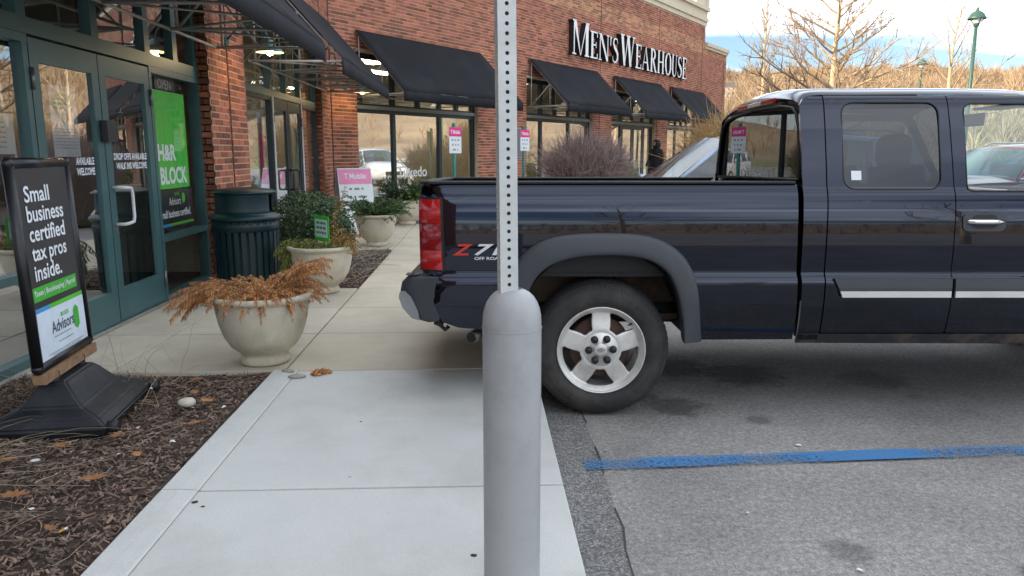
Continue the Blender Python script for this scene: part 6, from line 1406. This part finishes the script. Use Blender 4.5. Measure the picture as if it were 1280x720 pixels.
# ================================================================== SHRUBS AND TREES
def bare_shrub(loc, label, n, hgt, spread, mat, seed, r0=.006, zig=.12, twigs=3, name='bare_shrub', base=.12):
    t = thing(name, loc, 0, label, 'shrub'); rr = random.Random(seed); m = MB()
    for k in range(n):
        a = rr.uniform(0, 6.28); e = rr.random() ** .6; d = Vector((math.cos(a) * e * spread, math.sin(a) * e * spread, 1)).normalized(); L_ = hgt * rr.uniform(.80, 1.0) * (1 - .14 * e); p = Vector((math.cos(a) * base * e, math.sin(a) * base * e, 0)); pts = [p.copy()]
        for i in range(5): d = (d + Vector((rr.gauss(0, zig), rr.gauss(0, zig), rr.gauss(0, zig * .4)))).normalized(); p = p + d * L_ / 5; pts.append(p.copy())
        m.tube([tuple(q) for q in pts], [r0 * (1 - .16 * i) for i in range(6)], 3, caps=False)
        for j in range(twigs):
            i = rr.randint(2, 4); q = pts[i]; dd = (d + rand_unit(rr) * .9).normalized(); l2 = L_ * rr.uniform(.12, .3); q2 = q + dd * l2 * .5; q3 = q2 + (dd + rand_unit(rr) * .4).normalized() * l2 * .5
            m.tube([tuple(q), tuple(q2), tuple(q3)], [r0 * .5, r0 * .4, r0 * .2], 3, caps=False)
    m.build('branches', mat, t, fix=False); return t
bsh = at_cam(1.49, 15.5); bare_shrub((bsh.x, bsh.y, .14), 'dense bare purplish grey bush in front of the shop window', 1100, 1.95, .72, M('purple_twig', (.29, .21, .19), .85, rand=.35), 3, .009, .10, 5)
b2 = at_cam(6.3, 22.0); bare_shrub((b2.x, b2.y, .1), 'tall straw coloured shrub with crooked bare stems beyond the silver crossover', 520, 3.1, .8, M('straw_twig', (.50, .33, .14), .85, rand=.35), 4, .016, .24, 4)
b3 = at_cam(5.7, 20.0); bare_shrub((b3.x, b3.y, .1), 'low tangled brown bare shrub beside the straw coloured one', 380, 2.1, .75, M('brown_twig', (.24, .16, .10), .85, rand=.35), 5, .012, .2, 5)
pz_ = at_cam(3.32, 22.3); sp = plant('low_evergreen', (pz_.x, pz_.y, .5), 'small light green evergreen in a box planter by the far doorway', 'plant')
m = MB(); leaf_cloud(m, (0, 0, .32), (.26, .26, .36), 1500, random.Random(6), .07); m.build('foliage', leafmat('evergreen_light', (.10, .17, .03), .4), sp, fix=False)
o = thing('planter_box', (pz_.x, pz_.y, .12), R(20), 'square grey planter box under the small evergreen', 'planter'); m = MB()
m.hexa([(-.22, -.22, 0), (.22, -.22, 0), (.22, .22, 0), (-.22, .22, 0), (-.3, -.3, .42), (.3, -.3, .42), (.3, .3, .42), (-.3, .3, .42)]); m.build('box', STONE, o); m = MB(); m.box(-.32, .32, -.32, .32, .42, .46); m.build('rim', STONE, o)
BARK = M('tree_bark', (.42, .325, .21), .9, var=.25, vs=5, bump=.5, bs=30); BARKT = M('tree_twig', (.34, .24, .145), .9, var=.2, rand=.25)
def bare_tree(loc, H_, r0, label, seed, nb=34, blen=.34, low=.22, up=.55, sub=6, tw=4, bend=.02, group='bare winter trees'):
    t = thing('bare_tree', loc, 0, label, 'tree', group); rr = random.Random(seed); m = MB(); mc = MB()
    p = Vector((0, 0, -.1)); d = Vector((0, 0, 1)); pts = [p.copy()]; n = 14
    for i in range(n): d = (d + Vector((rr.gauss(0, bend), rr.gauss(0, bend), .06))).normalized(); p = p + d * H_ / n; pts.append(p.copy())
    m.tube([tuple(q) for q in pts], [r0 * (1 - .93 * i / n) for i in range(n + 1)], 8); m.build('trunk', BARK, t, fix=False)
    def limb(p, d, L_, r_, lev, curl):
        k = 6 if lev == 0 else 4 if lev == 1 else 3; pts = [p.copy()]; q = p.copy()
        for i in range(k): d = (d + rand_unit(rr) * (.13 + .07 * lev) + Vector((0, 0, curl / k))).normalized(); q = q + d * L_ / k; pts.append(q.copy())
        mc.tube([tuple(x) for x in pts], [r_ * (1 - .75 * i / k) for i in range(k + 1)], 5 if lev == 0 else 3, caps=False)
        if lev < 2:
            for j in range(sub if lev == 0 else tw):
                f = rr.uniform(.25, 1.0); i = min(int(f * k), k - 1); s_ = pts[i].lerp(pts[i + 1], f * k - i); ax = (pts[i + 1] - pts[i]).normalized(); sd_ = ax.cross(rand_unit(rr)).normalized()
                limb(s_, (ax * .75 + sd_ * .75 + Vector((0, 0, .1))).normalized(), L_ * rr.uniform(.28, .5) * (1.15 - .5 * f), r_ * .42, lev + 1, curl * .6)
    for b in range(nb):
        f = low + (1 - low) * (b + rr.random()) / nb; i = min(int(f * n), n - 1); s_ = pts[i].lerp(pts[i + 1], f * n - i); a = b * 2.4 + rr.gauss(0, .3)
        d = Vector((math.cos(a), math.sin(a), up * (.35 + .9 * f))).normalized(); L_ = H_ * blen * (1.12 - .85 * (f - low) / (1 - low)) * rr.uniform(.75, 1.15)
        limb(s_, d, L_, r0 * .36 * (1.1 - .75 * f), 0, .45)
    mc.build('crown', BARKT, t, fix=False); return t
def at_px(px_, D, z): return at_cam((px_ - 640) / 950 * (D * math.cos(PITCH) + (CAMH - z) * math.sin(PITCH)), D)
def tree_at(px_, D, H_, r0, label, seed, **k): c = at_px(px_, D, 4.5); return bare_tree((c.x, c.y, 0), H_, r0, label, seed, **k)
tree_at(1045, 30, 9.6, .20, 'broad bare tree with level spreading limbs directly above the pickup roof', 11, nb=50, blen=.36, sub=11, tw=6)
tree_at(957, 40, 11.0, .16, 'slender upright bare tree beside the end of the brick wall', 12, nb=34, blen=.20, up=1.6)
tree_at(1192, 36, 9.2, .15, 'bare tree with forked rising limbs beside the nearer green street lamp', 13, nb=26, blen=.34, up=1.3, bend=.06)
tree_at(1135, 62, 10.0, .15, 'distant thin bare tree left of the farther green street lamp', 14, nb=30, blen=.26, up=1.2)
tree_at(1085, 75, 9.0, .15, 'distant low bare tree between the broad tree and the farther lamp', 15, nb=28, blen=.3, up=1.0)
# trees behind the viewer, seen mirrored in the paint and glass
for k, (x, y, h, s) in enumerate(((3.5, -22, 8.5, 16), (14, -17, 9, 17), (26, 10, 9, 18), (25, -3, 8, 19))):
    bare_tree((x, y, 0), h, .17, ('bare tree mirrored in the pickup bed side', 'bare tree mirrored in the pickup front door', 'bare tree across the lot mirrored in the shop windows', 'bare tree across the lot mirrored in the green doors')[k], s, nb=22, blen=.38, sub=5, tw=3, group='bare trees mirrored in paint and glass')
# ================================================================== STREET LAMPS
LGR = M('lamp_post_green', (.03, .085, .06), .45, var=.1)
def street_lamp(px_, D, Hh, label):
    c = at_px(px_, D, Hh); t = thing('street_lamp', (c.x, c.y, 0), 0, label, 'street lamp', 'green street lamps')
    m = MB(); m.lathe([(.001, 0), (.26, 0), (.26, .06), (.17, .12), (.14, .5), (.11, .62)], 16); m.build('base', LGR, t)
    m = MB(); m.tube([(0, 0, .5), (0, 0, Hh - .30)], [.065, .045], 12); m.build('pole', LGR, t)
    k_ = .62
    m = MB(); m.lathe([(.06, -.40), (.085, -.36), (.075, -.33), (.10, -.31)], 16, (0, 0, Hh)); m.build('collar', LGR, t)
    m = MB(); m.lathe([(r_ * k_, z_ * k_) for r_, z_ in ((.15, -.5), (.24, -.36), (.26, -.27), (.24, -.25))], 20, (0, 0, Hh)); m.build('globe', M('lamp_lens', (.72, .74, .70), .2, var=.03), t)
    m = MB(); m.lathe([(r_ * k_, z_ * k_) for r_, z_ in ((.40, -.30), (.41, -.27), (.36, -.20), (.30, -.08), (.20, .02), (.09, .07), (.06, .12), (.05, .20), (.001, .24))], 24, (0, 0, Hh)); m.build('hood', LGR, t)
    for k in range(4):
        a = k * math.pi / 2; m = MB(); m.tube([(q * k_ * math.cos(a), q * k_ * math.sin(a), Hh + z_ * k_) for q, z_ in ((.13, -.5), (.27, -.38), (.36, -.27))], .010, 5); m.build('bracket', LGR, t)
street_lamp(1222, 23, 5.45, 'tall green street lamp with dome hood beside the forked bare tree')
street_lamp(1153, 37, 5.7, 'farther green street lamp showing only its hood above the pickup roof')
# ================================================================== WOODED HILLS
HILL = M('hill_ground', (.28, .20, .12), .95, var=.4, vs=.05, dirt=(.40, .30, .19), ds=.03, damt=.7)
def hill_h(b, D):     # bearing deg clockwise from +Y
    top = (26.5 if b < 60 else 26.5 - 17.5 * min(1, (b - 60) / 40)) + 3.0 * math.sin(R(b * 2.3 + 50)) + 1.6 * math.sin(R(b * 7.1)) + 1.0 * math.sin(R(b * 15 + 30))
    f = min(max((D - 95) / 250, 0), 1); f = f * f * (3 - 2 * f); return top * f + .6 * f * math.sin(D * .05 + b)
m = MB(); B0, B1 = -30.0, 250.0
m.grid(lambda u, v: (math.sin(R(B0 + (B1 - B0) * u)) * (90 + 420 * v), math.cos(R(B0 + (B1 - B0) * u)) * (90 + 420 * v), hill_h(B0 + (B1 - B0) * u, 90 + 420 * v) - .35), 220, 34)
meta(m.build('hills', HILL, fix=False), kind='structure')
rr = random.Random(31); m = MB()
def wood_tree(m, x, y, z, h, rr):
    c0_ = Vector((x, y, z)); w0 = h * .010
    for k in range(15):      # a vase of fine upright branches
        a = rr.uniform(0, 2 * math.pi); dx_ = Vector((math.cos(a), math.sin(a), 0)); s_ = rr.random() ** .6; st_ = c0_ + Vector((0, 0, h * rr.uniform(.0, .35)))
        tip = st_ + dx_ * h * .34 * s_ + Vector((0, 0, h * rr.uniform(.35, .65) * (1.15 - .4 * s_))); wd = w0 * rr.uniform(.5, 1.4); pr = Vector((-dx_.y, dx_.x, 0)) * wd if k % 2 else dx_ * wd
        midp = st_.lerp(tip, .5) + Vector((0, 0, h * .03))
        m.add([tuple(st_ - pr), tuple(st_ + pr), tuple(midp + pr * .8), tuple(tip), tuple(midp - pr * .8)], [(0, 1, 2, 3, 4)])
for k in range(7000):
    b = rr.uniform(12, 40) if k < 5200 else rr.uniform(40, 235); D = 115 + 260 * rr.random() ** .75; z = hill_h(b, D)
    wood_tree(m, math.sin(R(b)) * D, math.cos(R(b)) * D, z - .4, rr.uniform(2.4, 5.5) * (1 + .6 * max(0, math.sin(b * 3.1) * math.sin(D * .06))), rr)
for k in range(420):       # taller crowns breaking the ridge line
    b = rr.uniform(12, 40); D = rr.uniform(280, 345); z = hill_h(b, D); hh = rr.uniform(4, 8) * (.7 + .5 * max(0, math.sin(b * 2.3 + 1)))
    for q in range(3): wood_tree(m, math.sin(R(b)) * D, math.cos(R(b)) * D, z - .3, hh * rr.uniform(.85, 1.0), rr)
meta(m.build('far_woods', M('wood_brown', (.30, .215, .135), .95, rand=.45, var=.4, vs=.03), fix=False), 'leafless brown woods covering the far hillside', 'woods', kind='stuff')
def house(bdeg, D, w_, col, label, roofc=(.10, .08, .07)):
    z = hill_h(bdeg, D); t = thing('hill_house', (math.sin(R(bdeg)) * D, math.cos(R(bdeg)) * D, z - .6), R(-bdeg + 14), label, 'house', 'houses on the hillside')
    wm = M('house_wall_%d' % int(bdeg * 10), col, .8); m = MB(); t.scale = (.5, .5, .55); m.box(-w_ / 2, w_ / 2, -3.5, 3.5, 0, 5.0); m.build('wall', wm, t)
    m = MB(); m.prism([(-4.0, 4.95), (4.0, 4.95), (0, 7.6)], -w_ / 2 - .4, w_ / 2 + .4, axis='x'); m.build('roof', M('house_roof_%d' % int(bdeg * 10), roofc, .8), t)
    for k in range(4):
        for zz in (1.2, 3.3):
            m = MB(); xx = -w_ / 2 + w_ * (k + .5) / 4; m.box(xx - .5, xx + .5, -3.56, -3.45, zz, zz + 1.1); m.build('window', M('house_window', (.03, .04, .05), .2), t)
house(30.8, 330, 16, (.50, .40, .32), 'tan house high on the hillside under the farther street lamp'); house(29.2, 310, 12, (.60, .58, .54), 'white house on the hillside left of the tan one'); house(17.6, 240, 11, (.62, .60, .56), 'white house low on the slope beside the brick wall end'); house(24.6, 300, 12, (.36, .18, .12), 'brick house among the trees on the middle slope')
# far verge of grass beyond the lot
m = MB(); 
m.grid(lambda u, v: (math.sin(R(8 + 70 * u)) * (66 + 32 * v), math.cos(R(8 + 70 * u)) * (66 + 32 * v), .02 + .3 * v), 30, 4); meta(m.build('grass_verge', M('winter_grass', (.20, .20, .07), .95, var=.3, vs=.5), fix=False), kind='structure')
